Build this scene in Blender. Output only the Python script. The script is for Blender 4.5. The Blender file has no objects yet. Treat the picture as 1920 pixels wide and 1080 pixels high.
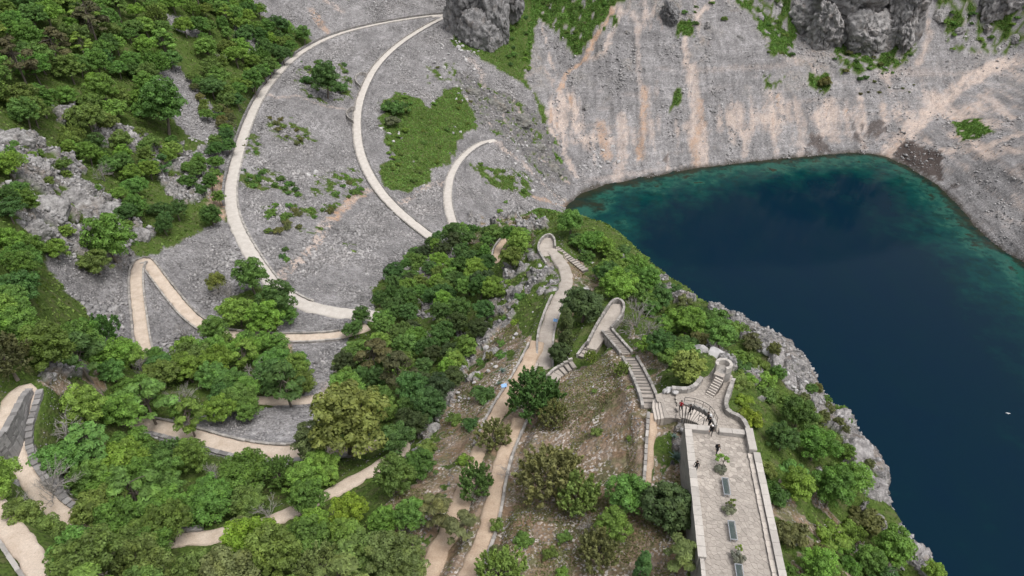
import bpy, math, random
import numpy as np
from mathutils import Vector, Matrix

scene = bpy.context.scene
col = scene.collection
R = math.radians
rng = np.random.default_rng(7)
random.seed(7)

# ------------------------------------------------------------------ camera
FPX, PITCH, CAMZ = 1280.0, R(35.0), 52.0
cam_d = bpy.data.cameras.new('camera')
cam_d.sensor_width = 36.0
cam_d.lens = 24.0
cam_d.clip_start = 0.5
cam_d.clip_end = 3000.0
cam = bpy.data.objects.new('camera', cam_d)
col.objects.link(cam)
cam.location = (0, 0, CAMZ)
cam.rotation_euler = (R(90) - PITCH, 0, 0)
scene.camera = cam

# ------------------------------------------------------------------ sky, sun, exposure (overcast)
SUN_EL, SUN_AZ = R(66), R(128)          # azimuth from +y towards +x
world = bpy.data.worlds.new('World')
scene.world = world
world.use_nodes = True
wn = world.node_tree.nodes
wl = world.node_tree.links
wn.clear()
sky = wn.new('ShaderNodeTexSky')
sky.sky_type = 'NISHITA'
sky.sun_disc = False
sky.sun_elevation = SUN_EL
sky.sun_rotation = SUN_AZ
sky.air_density = 0.8
sky.dust_density = 6.0
sky.ozone_density = 1.0
hs = wn.new('ShaderNodeHueSaturation')
hs.inputs['Saturation'].default_value = 0.3
bg = wn.new('ShaderNodeBackground')
bg.inputs['Strength'].default_value = 0.15
wo = wn.new('ShaderNodeOutputWorld')
wl.new(sky.outputs[0], hs.inputs['Color'])
wl.new(hs.outputs[0], bg.inputs['Color'])
wl.new(bg.outputs[0], wo.inputs['Surface'])

sun_d = bpy.data.lights.new('sun', 'SUN')
sun_d.energy = .85
sun_d.angle = R(22)
sun_d.color = (1.0, 0.965, 0.92)
sun = bpy.data.objects.new('sun', sun_d)
col.objects.link(sun)
sd = Vector((math.sin(SUN_AZ) * math.cos(SUN_EL), math.cos(SUN_AZ) * math.cos(SUN_EL), math.sin(SUN_EL)))
sun.rotation_euler = (-sd).to_track_quat('-Z', 'Y').to_euler()
sun.location = (0, 0, 200)

vs = scene.view_settings
vs.view_transform = 'Standard'
vs.look = 'None'
vs.exposure = 0.36
vs.gamma = 1.0
vs.use_curve_mapping = False
scene.cycles.max_bounces = 6
scene.cycles.diffuse_bounces = 3
scene.cycles.transparent_max_bounces = 4
scene.cycles.use_denoising = True

# ------------------------------------------------------------------ survey helpers
LAKE = -112.0
SP, CP = math.sin(PITCH), math.cos(PITCH)


def ray(u, v):
    a = (u - 960.0) / FPX
    b = (v - 540.0) / FPX
    return np.array([a, CP - b * SP, -(SP + b * CP)])


def un(u, v, z):
    """point of the survey photograph at height z"""
    d = ray(u, v)
    t = (z - CAMZ) / d[2]
    return np.array([d[0] * t, d[1] * t, z])


def dens(pts, step):
    pts = np.asarray(pts, float)
    out = [pts[0]]
    for a, b in zip(pts[:-1], pts[1:]):
        n = max(1, int(np.linalg.norm((b - a)[:2]) / step))
        for k in range(1, n + 1):
            out.append(a + (b - a) * k / n)
    return np.array(out)


def smooth_line(pts, step, it=2):
    """Chaikin corner cutting, then even spacing"""
    p = np.asarray(pts, float)
    for _ in range(it):
        q = [p[0]]
        for a, b in zip(p[:-1], p[1:]):
            q += [a * .75 + b * .25, a * .25 + b * .75]
        q.append(p[-1])
        p = np.array(q)
    L = np.concatenate([[0], np.cumsum(np.linalg.norm(np.diff(p, axis=0), axis=1))])
    n = max(2, int(L[-1] / step) + 1)
    s = np.linspace(0, L[-1], n)
    return np.stack([np.interp(s, L, p[:, k]) for k in range(p.shape[1])], 1)


def _h(ix, iy, iz, seed):
    with np.errstate(over='ignore'):
        h = (ix.astype(np.uint32) * np.uint32(374761393) + iy.astype(np.uint32) * np.uint32(668265263)
             + iz.astype(np.uint32) * np.uint32(2147483647) + np.uint32(seed) * np.uint32(974634777))
        h = (h ^ (h >> np.uint32(13))) * np.uint32(1274126177)
        h = h ^ (h >> np.uint32(16))
        h = (h * np.uint32(2246822519)) ^ (h >> np.uint32(15))
    return (h & np.uint32(0xFFFFFF)).astype(np.float32) / np.float32(0x7FFFFF) - 1.0


def noise(x, y, z=None, seed=0):
    """value noise in -1..1"""
    x = np.asarray(x, np.float32)
    y = np.asarray(y, np.float32)
    z = np.zeros_like(x) if z is None else np.asarray(z, np.float32)
    fx, fy, fz = np.floor(x), np.floor(y), np.floor(z)
    ix, iy, iz = fx.astype(np.int64), fy.astype(np.int64), fz.astype(np.int64)
    tx, ty, tz = x - fx, y - fy, z - fz
    tx = tx * tx * (3 - 2 * tx)
    ty = ty * ty * (3 - 2 * ty)
    tz = tz * tz * (3 - 2 * tz)
    r = 0
    for a in (0, 1):
        wa = tx if a else 1 - tx
        for b in (0, 1):
            wb = ty if b else 1 - ty
            for c in (0, 1):
                wc = tz if c else 1 - tz
                r = r + wa * wb * wc * _h(ix + a, iy + b, iz + c, seed)
    return r


def fbm(x, y, z=None, oct=4, seed=0):
    r, a, s = 0, 1.0, 0
    x = np.asarray(x, np.float32); y = np.asarray(y, np.float32)
    for k in range(oct):
        r = r + a * noise(x, y, z, seed + k * 17)
        s += a
        a *= .5
        x = x * 2.03 + 11.3; y = y * 2.03 - 7.1
        if z is not None:
            z = np.asarray(z, np.float32) * 2.03 + 3.7
    return r / s


def inside(px, py, poly):
    r = np.zeros(px.shape, bool)
    poly = np.asarray(poly)[:, :2]
    x0, y0 = poly.min(0); x1, y1 = poly.max(0)
    m = (px > x0) & (px < x1) & (py > y0) & (py < y1)
    if not m.any():
        return r
    x, y = px[m], py[m]
    q = np.zeros(x.shape, bool)
    a = poly[-1]
    for b in poly:
        c = (b[1] > y) != (a[1] > y)
        if b[1] != a[1]:
            q ^= c & (x < (a[0] - b[0]) * (y - b[1]) / (a[1] - b[1]) + b[0])
        a = b
    r[m] = q
    return r

# ------------------------------------------------------------------ survey: paths as (u, v, height)
PATHS = {
 'entry': (2.1, [(110,1130,-.6),(85,1085,-1),(60,1050,-1.5),(25,1000,-2),(-20,945,-3),(-60,880,-4)]),
 'upper': (1.9, [(-60,850,-5),(-15,815,-5.3),(8,775,-5.7),(25,740,-6.2),(48,722,-6.8),(58,735,-7.2),(44,775,-7.8),(33,815,-8.5),(35,862,-9.3),
                 (68,918,-10.3),(112,962,-11),(170,995,-11.8),(250,1013,-12.7),(350,1012,-13.6),(430,1000,-14.3),(520,972,-15.3),(600,934,-16.3),(690,886,-17.4),(735,858,-18),(758,842,-18.7),(752,828,-19.1),(722,828,-19.4),(690,835,-19.6)]),
 'middle': (2.6, [(690,835,-19.5),(600,843,-20.3),(520,850,-21),(440,839,-22),(360,816,-23),(300,799,-23.8),(245,793,-24.5)]),
 'lower': (1.9, [(400,742,-26.3),(480,749,-26.8),(550,751,-27.3),(610,744,-28),(660,722,-29.2)]),
 'hairpin': (2.7, [(285,700,-31.5),(268,650,-33),(262,600,-33.5),(255,540,-34),(256,500,-34.3),(270,484,-34.6),(290,510,-34.9),(320,550,-35.2),(356,594,-35.6),(400,622,-35.9),
                  (460,632,-36.2),(540,634,-36.6),(600,632,-36.9),(645,627,-37.2),(690,612,-37.5)]),
 'arc': (3.6, [(720,592,-37.8),(655,588,-38),(600,580,-38.3),(560,568,-38.6),(518,541,-39),(490,505,-39.6),(455,450,-40.3),(434,400,-41),(431,350,-41.6),(443,300,-42.3),(460,240,-43.2),
               (482,190,-44.2),(512,145,-45.3),(562,97,-46.7),(630,63,-48.2),(720,42,-49.8),(800,30,-51.2),(838,27,-52)]),
 'arc_low': (3.6, [(838,30,-52),(800,48,-53.4),(745,83,-55.5),(705,122,-57.2),(682,165,-58.7),(670,205,-60),(669,250,-61.4),(677,295,-62.6),(702,345,-64),(737,387,-65.2),(777,421,-66.2),(812,447,-67),(850,470,-68)]),
 'lake_arc': (3.4, [(860,440,-71.4),(846,410,-72.4),(838,370,-73.6),(845,325,-75),(868,291,-76.4),(900,268,-77.7),(928,262,-78.4)]),
 'ridge': (2.2, [(1008,640,-17.2),(985,688,-16.4),(965,724,-15.6),(940,762,-14.3),(915,812,-12.8),(890,880,-11),(866,940,-9.8),(840,1000,-8.7),(808,1060,-7.6),(775,1120,-6.7)]),
 'ridge_high': (1.8, [(975,785,-12.3),(957,822,-11.2),(942,860,-10.4),(931,905,-9.5),(924,950,-8.6),(911,1000,-7.6),(890,1050,-6.7),(866,1100,-5.9)]),
 'crest': (2.3, [(1020,705,-17.2),(1022,670,-17.2),(1022,630,-17.5),(1032,595,-18.1),(1045,562,-19),(1062,535,-20),(1062,508,-20.7),(1047,484,-21.6),(1028,462,-22.5)]),
 'dirt': (.75, [(1224,775,-2.9),(1222,800,-3.2),(1220,835,-3.6),(1218,870,-3.9),(1216,905,-4.1)]),
 'ledge': (1.6, [(934,500,-35.5),(928,475,-36.2),(942,452,-37.5),(960,436,-39),(985,424,-40.5),(1000,420,-41)]),
}
PATHW = {k: (w, np.array([un(*p) for p in pts])) for k, (w, pts) in PATHS.items()}

CTRL_PX = [  # single heights (u, v, z)
 # left hillside
 (480,0,-28),(650,0,-40),(760,0,-45),(300,0,-14),(150,0,-6),(0,0,2),(0,100,-6),(150,100,-14),(300,100,-24),(400,150,-34),(200,200,-22),(0,200,-10),
 (100,300,-18),(0,300,-10),(200,300,-28),(300,300,-36),(350,380,-37.5),(250,400,-33),(150,400,-25),(60,380,-17),(0,400,-11),(280,450,-34.5),
 (360,480,-38),(390,420,-39.5),(100,500,-23),(170,560,-30),(0,500,-10),(0,560,-11),(100,600,-20),(0,640,-7),(180,650,-27),(110,690,-10.5),(0,720,-4),(140,740,-13),(210,700,-21),
 (330,330,-38),(380,260,-39),(-150,300,0),(-150,100,6),(-150,500,-2),(-150,700,2),(-150,900,0),(330,640,-34.5),(300,580,-34.4),
 # lower left
 (0,1080,-1),(200,1080,-8),(400,1080,-9.5),(600,1080,-9),(740,950,-11),(150,850,-14),(150,1045,-9.5),(300,900,-19),(450,920,-18.5),(240,860,-19.5),(330,740,-25.5),(250,740,-23),(420,700,-29),(540,690,-32),(600,690,-31.5),
 (560,800,-24),(450,790,-24.5),(700,780,-24),
 # spur, left flank
 (960,560,-24.5),(900,640,-27),(860,700,-24),(820,780,-19),(780,860,-15),(900,520,-34),(950,480,-31),(850,560,-36),(800,640,-33),(750,720,-29),(680,670,-34),(740,560,-44),(820,500,-45),
 (860,455,-47),(920,432,-42.5),(960,410,-42),
 # scree bowl
 (620,480,-47),(700,500,-51),(740,460,-57),(560,420,-46),(560,330,-51),(600,220,-53),(620,150,-53.5),(640,350,-56),(690,420,-58),(740,120,-56.5),
 (790,250,-68.5),(750,330,-68),(800,380,-71.5),(830,130,-63),(880,180,-72),(900,330,-81),(940,380,-88),(980,300,-88),
 (900,85,-60),(960,110,-67),(1000,200,-86),(1040,300,-104),(930,180,-77),(960,300,-86),(1000,340,-97),(1040,368,-108),(840,10,-52),(880,95,-60),
 # the rock tower above the path end
 (855,40,-52),(880,-10,-42),(930,-10,-42),(960,-20,-44),(905,-60,-26),
 # middle slope of the ridge
 (1130,780,-7.5),(1080,850,-8),(1100,950,-6.3),(1200,1000,-4.4),(1000,1000,-6.3),(1250,900,-4.2),(1265,1000,-4),(1150,1060,-5),(1000,1080,-5.4),(1100,700,-11.5),(1050,760,-11),(1080,600,-16),(1110,560,-16.5),
 (1240,797,-3.1),(1260,797,-3.0),(1276,806,-3.0),(1180,760,-5.5),(1262,830,-3.4),(1260,1080,-3.5),(1070,580,-17.5),(1095,540,-21),
 # right of the terrace
 (1440,830,-4.5),(1480,960,-4.5),(1520,1070,-4),(1550,900,-9),(1600,1000,-11),(1560,800,-12),(1250,620,-13),(1300,660,-8),(1210,560,-18),(1120,500,-27),(1150,520,-25),(1400,690,-8.5),(1450,760,-8.5),(1500,830,-8.5),(1560,1100,-5),
 (1180,590,-13.5),(1200,640,-11),(1240,690,-6.5),(1290,690,-4.5),(1330,665,-4.5),(1270,600,-17),(1345,625,-13),(1650,1090,-11),(1230,740,-3.6),(1180,700,-8),
 # shelf under water in the near corner of the lake
 (1105,396,-114.2),(1094,420,-114.6),(1128,412,-116),(1160,440,-119),(1130,452,-117),(1150,400,-118),
 # far wall
 (1100,200,-90),(1300,200,-88),(1450,200,-90),(1600,200,-93),(1760,200,-95),(1150,100,-67),(1300,100,-66),(1450,100,-68),(1600,115,-74),(1080,30,-54),(1180,0,-45),(1300,0,-44),(1420,0,-47),
 (1500,60,-66),(1600,85,-70),(1700,85,-68),(1600,0,-48),(1520,0,-48),(1690,0,-46),(1600,-40,-34),(1500,-40,-36),(1720,-40,-34),
 (1780,60,-62),(1850,50,-60),(1920,0,-45),(1900,110,-75),(1850,250,-94),(1920,300,-92),(1850,300,-98),(1920,400,-104),(1800,330,-106),(1990,300,-84),(1990,420,-94),(1000,-20,-44),(1050,120,-76),(1060,240,-97),
]
CTRL_W = [  # places the photograph cannot see, in metres
 (10,215,-80),(22,240,-95),(8,262,-92),(34,225,-110),(36,255,-114),(30,285,-112),
 (0,500,10),(90,505,40),(200,512,45),(300,505,40),(100,570,95),(300,570,95),(0,570,60),(200,570,98),(-100,500,-5),(-100,570,20),(400,430,-20),(400,330,-35),(390,250,-50),(420,200,-50),(420,570,60),(-200,400,15),(-250,250,30),(-250,450,40),(-250,100,8),
 (420,100,-60),(420,10,-60),(-120,20,3),(-250,10,5),(-60,15,0),(0,12,-2),(20,12,-3),(45,15,-8),(60,12,-14),
]
SHORE_PX = [(1062,386),(1085,365),(1120,351),(1180,338),(1250,325),(1300,315),(1370,307),(1450,298),(1520,292),(1600,286),(1655,292),(1700,312),(1760,347),(1800,385),(1830,425),(1870,460),(1920,490),(2000,560),(2120,680),(2300,860)]
EDGE_PX = [(1020,399,-45),(1070,417,-44),(1120,442,-41),(1170,467,-37),(1220,502,-32),(1270,547,-27),(1330,592,-22.5),(1380,612,-19),(1430,637,-15.5),(1470,668,-14.5),(1503,703,-14),(1530,735,-13.7),(1560,775,-13.5),(1592,783,-13.5),(1622,840,-13.5),(1640,875,-13.7),
           (1657,912,-14),(1655,945,-14),(1680,985,-14.5),(1712,1020,-14.5),(1745,1070,-14.5),(1810,1160,-14),(1900,1300,-13)]
shore = np.array([un(u, v, LAKE) for u, v in SHORE_PX])
edge = np.array([un(*p) for p in EDGE_PX])


def offset_line(p, dist):
    t = np.gradient(p[:, :2], axis=0)
    t /= np.linalg.norm(t, axis=1)[:, None] + 1e-9
    n = np.stack([t[:, 1], -t[:, 0]], 1)
    q = p.copy()
    q[:, :2] += n * (dist if np.isscalar(dist) else np.asarray(dist)[:, None])
    return q


ctrl = [np.array([un(*p) for p in CTRL_PX]), np.array(CTRL_W, float)]
for k, (w, p) in PATHW.items():
    if k != 'dirt':
        ctrl.append(dens(p, 7.0))
sh = dens(shore, 9.0)
ctrl.append(sh)
for off, dz in ((8, -4), (22, -14), (50, -36)):
    q = offset_line(sh, off)[::2]
    q[:, 2] = LAKE + dz
    ctrl.append(q)
ed = dens(edge, 3.5)
ctrl.append(ed)
for off, f in ((-0.0, 0), (2.5, .09), (7, .28), (15, .6), (27, 1.02), (48, 1.25)):
    if off > 0:
        q = offset_line(ed, -off)
        q = q[q[:, 1] < 175] if off > 20 else q
        q[:, 2] = q[:, 2] + (LAKE - q[:, 2]) * f
        ctrl.append(q[::2])
C = np.concatenate(ctrl)
# drop near-duplicates
keep = []
for i in range(len(C)):
    if all((C[i, 0] - C[j, 0]) ** 2 + (C[i, 1] - C[j, 1]) ** 2 > 1.4 for j in keep[-400:]):
        keep.append(i)
C = C[keep]
D = np.sqrt(((C[:, None, :2] - C[None, :, :2]) ** 2).sum(-1) + 4.0)
nC = len(C)
A = np.zeros((nC + 3, nC + 3))
A[:nC, :nC] = D - np.eye(nC) * .15
A[:nC, nC] = 1
A[:nC, nC + 1:] = C[:, :2] / 100
A[nC:, :nC] = A[:nC, nC:].T
sol = np.linalg.solve(A, np.concatenate([C[:, 2], [0, 0, 0]]))
GX0, GX1, GY0, GY1, GS = -270.0, 430.0, 6.0, 600.0, 1.5
gx = np.arange(GX0, GX1, GS)
gy = np.arange(GY0, GY1, GS)
GXX, GYY = np.meshgrid(gx, gy)
fx_, fy_ = GXX.ravel().astype(np.float32), GYY.ravel().astype(np.float32)
HG = np.empty(fx_.shape, np.float32)
cx_, cy_, w_ = C[:, 0].astype(np.float32), C[:, 1].astype(np.float32), sol[:nC].astype(np.float64)
for s in range(0, len(fx_), 8000):
    dx = fx_[s:s + 8000, None] - cx_[None]
    dy = fy_[s:s + 8000, None] - cy_[None]
    HG[s:s + 8000] = np.sqrt(dx * dx + dy * dy + 4.0).astype(np.float64) @ w_ + sol[nC] + sol[nC + 1] * fx_[s:s + 8000] / 100 + sol[nC + 2] * fy_[s:s + 8000] / 100
HG = HG.reshape(GXX.shape)


def samp(G, x, y):
    x = np.asarray(x, float); y = np.asarray(y, float)
    fx = np.clip((x - GX0) / GS, 0, len(gx) - 1.001)
    fy = np.clip((y - GY0) / GS, 0, len(gy) - 1.001)
    i = fx.astype(int); j = fy.astype(int)
    a = fx - i; b = fy - j
    return G[j, i] * (1 - a) * (1 - b) + G[j, i + 1] * a * (1 - b) + G[j + 1, i] * (1 - a) * b + G[j + 1, i + 1] * a * b


def height(x, y):
    return samp(HG, x, y)


def hit(u, v):
    """where the surveyed line of sight (u, v) meets the ground"""
    d = ray(u, v)
    t = np.arange(20.0, 620.0, .5)
    z = CAMZ + d[2] * t
    below = z < np.maximum(height(d[0] * t, d[1] * t), LAKE)
    k = int(np.argmax(below)) if below.any() else len(t) - 1
    lo, hi = t[max(k - 1, 0)], t[k]
    for _ in range(12):
        m = (lo + hi) / 2
        if CAMZ + d[2] * m < max(float(height(d[0] * m, d[1] * m)), LAKE):
            hi = m
        else:
            lo = m
    return np.array([d[0] * hi, d[1] * hi, CAMZ + d[2] * hi])


def proj(p):
    x, y, z = p[0], p[1], p[2] - CAMZ
    dep = y * CP - z * SP
    return 960 + FPX * x / dep, 540 + FPX * (-(z * CP + y * SP)) / dep, dep

# ------------------------------------------------------------------ mesh and material helpers
def new_mesh(name, verts, faces, smooth=False):
    """verts (n,3); faces (m,k) array of equal-sized faces, or list of lists"""
    me = bpy.data.meshes.new(name)
    verts = np.asarray(verts, np.float32)
    if isinstance(faces, np.ndarray):
        k = faces.shape[1]
        m = len(faces)
        me.vertices.add(len(verts))
        me.vertices.foreach_set('co', verts.ravel())
        me.loops.add(m * k)
        me.loops.foreach_set('vertex_index', faces.astype(np.int32).ravel())
        me.polygons.add(m)
        me.polygons.foreach_set('loop_start', np.arange(0, m * k, k, dtype=np.int32))
        me.update(calc_edges=True)
    else:
        me.from_pydata([tuple(map(float, v)) for v in verts], [], [tuple(int(i) for i in f) for f in faces])
    if smooth:
        me.polygons.foreach_set('use_smooth', np.ones(len(me.polygons), bool))
    return me


def obj(name, me, mat=None, parent=None, loc=None, rz=0.0, label=None, cat=None, group=None, kind=None):
    o = bpy.data.objects.new(name, me)
    col.objects.link(o)
    if me is not None and mat is not None and len(me.materials) == 0:
        me.materials.append(mat)
    if parent is not None:
        o.parent = parent
    if loc is not None:
        o.location = tuple(float(c) for c in loc)
    if rz:
        o.rotation_euler = (0, 0, rz)
    tag(o, label, cat, group, kind)
    return o


def tag(o, label=None, cat=None, group=None, kind=None):
    if label: o['label'] = label
    if cat: o['category'] = cat
    if group: o['group'] = group
    if kind: o['kind'] = kind


class MB:
    """collects simple shapes into one mesh"""
    def __init__(self):
        self.v, self.f = [], []

    def add(self, v, f):
        n = len(self.v)
        self.v += [tuple(map(float, p)) for p in v]
        self.f += [tuple(i + n for i in q) for q in f]

    def box(self, c, s, rz=0.0, jit=0.0, taper=1.0):
        ca, sa = math.cos(rz), math.sin(rz)
        v = []
        for z in (-.5, .5):
            t = taper if z > 0 else 1
            for x, y in ((-.5, -.5), (.5, -.5), (.5, .5), (-.5, .5)):
                X, Y, Z = x * s[0] * t, y * s[1] * t, z * s[2]
                if jit:
                    X += random.uniform(-jit, jit); Y += random.uniform(-jit, jit); Z += random.uniform(-jit, jit) * .6
                v.append((c[0] + X * ca - Y * sa, c[1] + X * sa + Y * ca, c[2] + Z))
        self.add(v, [(3, 2, 1, 0), (4, 5, 6, 7), (0, 1, 5, 4), (1, 2, 6, 5), (2, 3, 7, 6), (3, 0, 4, 7)])

    def prism(self, poly, z0, z1):
        n = len(poly)
        z0 = [z0] * n if np.isscalar(z0) else z0
        z1 = [z1] * n if np.isscalar(z1) else z1
        a = sum(poly[i][0] * poly[(i + 1) % n][1] - poly[(i + 1) % n][0] * poly[i][1] for i in range(n))
        idx = list(range(n)) if a > 0 else list(range(n))[::-1]
        poly = [poly[i] for i in idx]; z0 = [z0[i] for i in idx]; z1 = [z1[i] for i in idx]
        v = [(p[0], p[1], z) for p, z in zip(poly, z0)] + [(p[0], p[1], z) for p, z in zip(poly, z1)]
        f = [tuple(range(n))[::-1], tuple(range(n, 2 * n))]
        f += [(i, (i + 1) % n, n + (i + 1) % n, n + i) for i in range(n)]
        self.add(v, f)

    def tube(self, pts, rad, k=6):
        pts = [np.asarray(p, float) for p in pts]
        rad = [rad] * len(pts) if np.isscalar(rad) else rad
        v, f = [], []
        for i, p in enumerate(pts):
            t = pts[min(i + 1, len(pts) - 1)] - pts[max(i - 1, 0)]
            t = t / (np.linalg.norm(t) + 1e-9)
            a = np.cross(t, (0, 0, 1) if abs(t[2]) < .9 else (1, 0, 0)); a /= np.linalg.norm(a)
            b = np.cross(t, a)
            for j in range(k):
                w = 2 * math.pi * j / k
                v.append(p + (a * math.cos(w) + b * math.sin(w)) * rad[i])
        for i in range(len(pts) - 1):
            for j in range(k):
                f.append((i * k + j, i * k + (j + 1) % k, (i + 1) * k + (j + 1) % k, (i + 1) * k + j))
        f.append(tuple(range(k))); f.append(tuple(range((len(pts) - 1) * k, len(pts) * k))[::-1])
        self.add(v, f)

    def mesh(self, name, smooth=False):
        return new_mesh(name, self.v, self.f, smooth)


class NT:
    """tiny node-tree builder"""
    def __init__(self, name, rough=.9, spec=.2):
        self.m = bpy.data.materials.new(name)
        self.m.use_nodes = True
        self.t = self.m.node_tree
        self.t.nodes.clear()
        self.out = self.n('ShaderNodeOutputMaterial')
        self.bsdf = self.n('ShaderNodeBsdfPrincipled')
        self.bsdf.inputs['Roughness'].default_value = rough
        self.bsdf.inputs['Specular IOR Level'].default_value = spec
        self.t.links.new(self.bsdf.outputs[0], self.out.inputs[0])
        self.pos = self.n('ShaderNodeNewGeometry').outputs['Position']

    def n(self, ty, **kw):
        x = self.t.nodes.new(ty)
        for k, v in kw.items():
            setattr(x, k, v)
        return x

    def set(self, sock, val):
        if hasattr(val, 'is_output') or isinstance(val, bpy.types.NodeSocket):
            self.t.links.new(val, sock)
        elif isinstance(val, (tuple, list)) and len(val) == 3 and sock.type == 'RGBA':
            sock.default_value = (*val, 1)
        else:
            sock.default_value = val

    def noise(self, scale, detail=3, rough=.55, vec=None, out=0):
        x = self.n('ShaderNodeTexNoise')
        self.set(x.inputs['Vector'], vec or self.pos)
        x.inputs['Scale'].default_value = scale
        x.inputs['Detail'].default_value = detail
        x.inputs['Roughness'].default_value = rough
        return x.outputs[out]

    def voro(self, scale, feature='F1', vec=None, out='Color', rnd=1.0):
        x = self.n('ShaderNodeTexVoronoi', feature=feature)
        self.set(x.inputs['Vector'], vec or self.pos)
        x.inputs['Scale'].default_value = scale
        x.inputs['Randomness'].default_value = rnd
        return x.outputs[out]

    def attr(self, name, out='Color'):
        return self.n('ShaderNodeAttribute', attribute_name=name).outputs[out]

    def sep(self, c):
        x = self.n('ShaderNodeSeparateColor')
        self.set(x.inputs[0], c)
        return x.outputs

    def math(self, op, a, b=0.0, c=None, clamp=False):
        x = self.n('ShaderNodeMath', operation=op)
        x.use_clamp = clamp
        self.set(x.inputs[0], a); self.set(x.inputs[1], b)
        if c is not None:
            self.set(x.inputs[2], c)
        return x.outputs[0]

    def mix(self, f, a, b, mode='MIX'):
        x = self.n('ShaderNodeMix', data_type='RGBA', blend_type=mode)
        self.set(x.inputs[0], f); self.set(x.inputs[6], a); self.set(x.inputs[7], b)
        return x.outputs[2]

    def ramp(self, f, a, b, lo=0.0, hi=1.0):
        """remap f from lo..hi to a..b, clamped"""
        x = self.n('ShaderNodeMapRange')
        self.set(x.inputs[0], f)
        for i, q in ((1, lo), (2, hi), (3, a), (4, b)):
            x.inputs[i].default_value = q
        return x.outputs[0]

    def scalecol(self, c, f):
        x = self.n('ShaderNodeVectorMath', operation='SCALE')
        self.set(x.inputs[0], c); self.set(x.inputs['Scale'], f)
        return x.outputs[0]

    def bump(self, h, strength=.5, dist=.2, nrm=None):
        x = self.n('ShaderNodeBump')
        self.set(x.inputs['Height'], h)
        self.set(x.inputs['Strength'], strength)
        x.inputs['Distance'].default_value = dist
        if nrm is not None:
            self.t.links.new(nrm, x.inputs['Normal'])
        self.t.links.new(x.outputs[0], self.bsdf.inputs['Normal'])
        return x.outputs[0]

    def color(self, c):
        self.set(self.bsdf.inputs['Base Color'], c)
        return self.m


# ------------------------------------------------------------------ ground mesh: fine near, coarser far
th = np.concatenate([np.linspace(-R(68), -R(46), 24)[:-1], np.linspace(-R(46), R(46), 620), np.linspace(R(46), R(68), 24)[1:]])
rr = np.exp(np.arange(math.log(17), math.log(640), .0050))
TH, RR = np.meshgrid(th, rr)
vx = (np.sin(TH) * RR).ravel()
vy = (np.cos(TH) * RR).ravel()
inb = (vy > GY0)
vy = np.maximum(vy, GY0)
vz = height(vx, vy).astype(float)
NV = len(vx)

# ---- cover zones, drawn as outlines on the survey photograph and laid on the ground plan
Z = {k: np.zeros(NV, np.float32) for k in ('scree', 'grass', 'rock', 'tan', 'orange', 'dry', 'wet', 'stain', 'darkrock')}
Z['grass'][:] = 1.0
_far = np.hypot(vx, vy)


def lay(zone, px, amp=1.5, w=1.0, thr=None, ns=3.0, seed=0, world=None):
    poly = world if world is not None else np.array([hit(u, v) for u, v in px])
    m = np.zeros(NV, bool)
    x0, y0 = poly[:, :2].min(0) - amp - 1; x1, y1 = poly[:, :2].max(0) + amp + 1
    s = np.where((vx > x0) & (vx < x1) & (vy > y0) & (vy < y1))[0]
    if not len(s):
        return m
    sx, sy = vx[s], vy[s]
    sc = max(2.0, amp * 2.2)
    q = inside(sx + amp * fbm(sx / sc, sy / sc, oct=3, seed=seed + 3), sy + amp * fbm(sx / sc, sy / sc, oct=3, seed=seed + 53), poly)
    if thr is not None:
        q &= fbm(sx / ns, sy / ns, oct=4, seed=seed + 91) > thr
    s = s[q]
    m[s] = True
    for k in Z:
        if k in ('wet', 'stain', 'darkrock'):
            continue
        Z[k][s] *= (1 - w)
    Z[zone][s] += w
    return m


def streak(zone, px, width, amp=1.0, w=1.0, seed=0, thr=-1.2):
    p = np.array([hit(u, v) for u, v in px])
    p = dens(p, 1.0)
    x0, y0 = p[:, :2].min(0) - width * 2 - 3; x1, y1 = p[:, :2].max(0) + width * 2 + 3
    s = np.where((vx > x0) & (vx < x1) & (vy > y0) & (vy < y1))[0]
    if not len(s):
        return
    wx = vx[s] + amp * fbm(vx[s] / 3, vy[s] / 3, oct=3, seed=seed)
    wy = vy[s] + amp * fbm(vx[s] / 3, vy[s] / 3, oct=3, seed=seed + 9)
    d = np.full(len(s), 1e9)
    for q in p:
        d = np.minimum(d, (wx - q[0]) ** 2 + (wy - q[1]) ** 2)
    d = np.sqrt(d)
    n = fbm(vx[s] / 2.2, vy[s] / 2.2, oct=3, seed=seed + 5)
    n2_ = fbm(vx[s] / 1.1, vy[s] / 1.6, oct=2, seed=seed + 6)
    f = w * np.clip((width / 2 * (1.1 + .6 * n) - d) / (.25 * width) + .3, 0, 1) * np.clip(.85 + 1.1 * n2_, .15, 1)
    for k in Z:
        if k not in ('wet', 'stain', 'darkrock'):
            Z[k][s] *= (1 - f)
    Z[zone][s] += f


# scree
lay('scree', [(470,-40),(840,-40),(850,90),(1000,170),(1062,350),(1055,400),(985,404),(850,445),(740,500),(700,540),(690,605),(560,612),(500,545),(425,420),(420,330),(470,190),(585,70),(470,20)], 2.0, seed=1)
lay('scree', [(300,470),(420,410),(500,530),(430,560),(400,640),(290,500)], 1.0, seed=2)
lay('scree', [(240,480),(300,480),(380,590),(430,660),(280,690),(215,655),(90,500),(70,455),(200,500)], 1.5, seed=3)
lay('scree', [(505,545),(660,590),(650,640),(620,680),(635,760),(570,835),(540,870),(400,850),(250,800),(400,775),(480,765),(590,730),(580,680),(530,640)], 1.0, seed=4)
lay('scree', [(275,165),(320,112),(350,140),(395,200),(440,232),(400,270),(345,250),(300,180)], 2.5, seed=5)
lay('scree', [(298,22),(340,32),(382,62),(372,72),(320,52)], 1.5, seed=6)
lay('scree', [(440,45),(478,55),(486,100),(445,98)], 1.5, seed=7)
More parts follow.
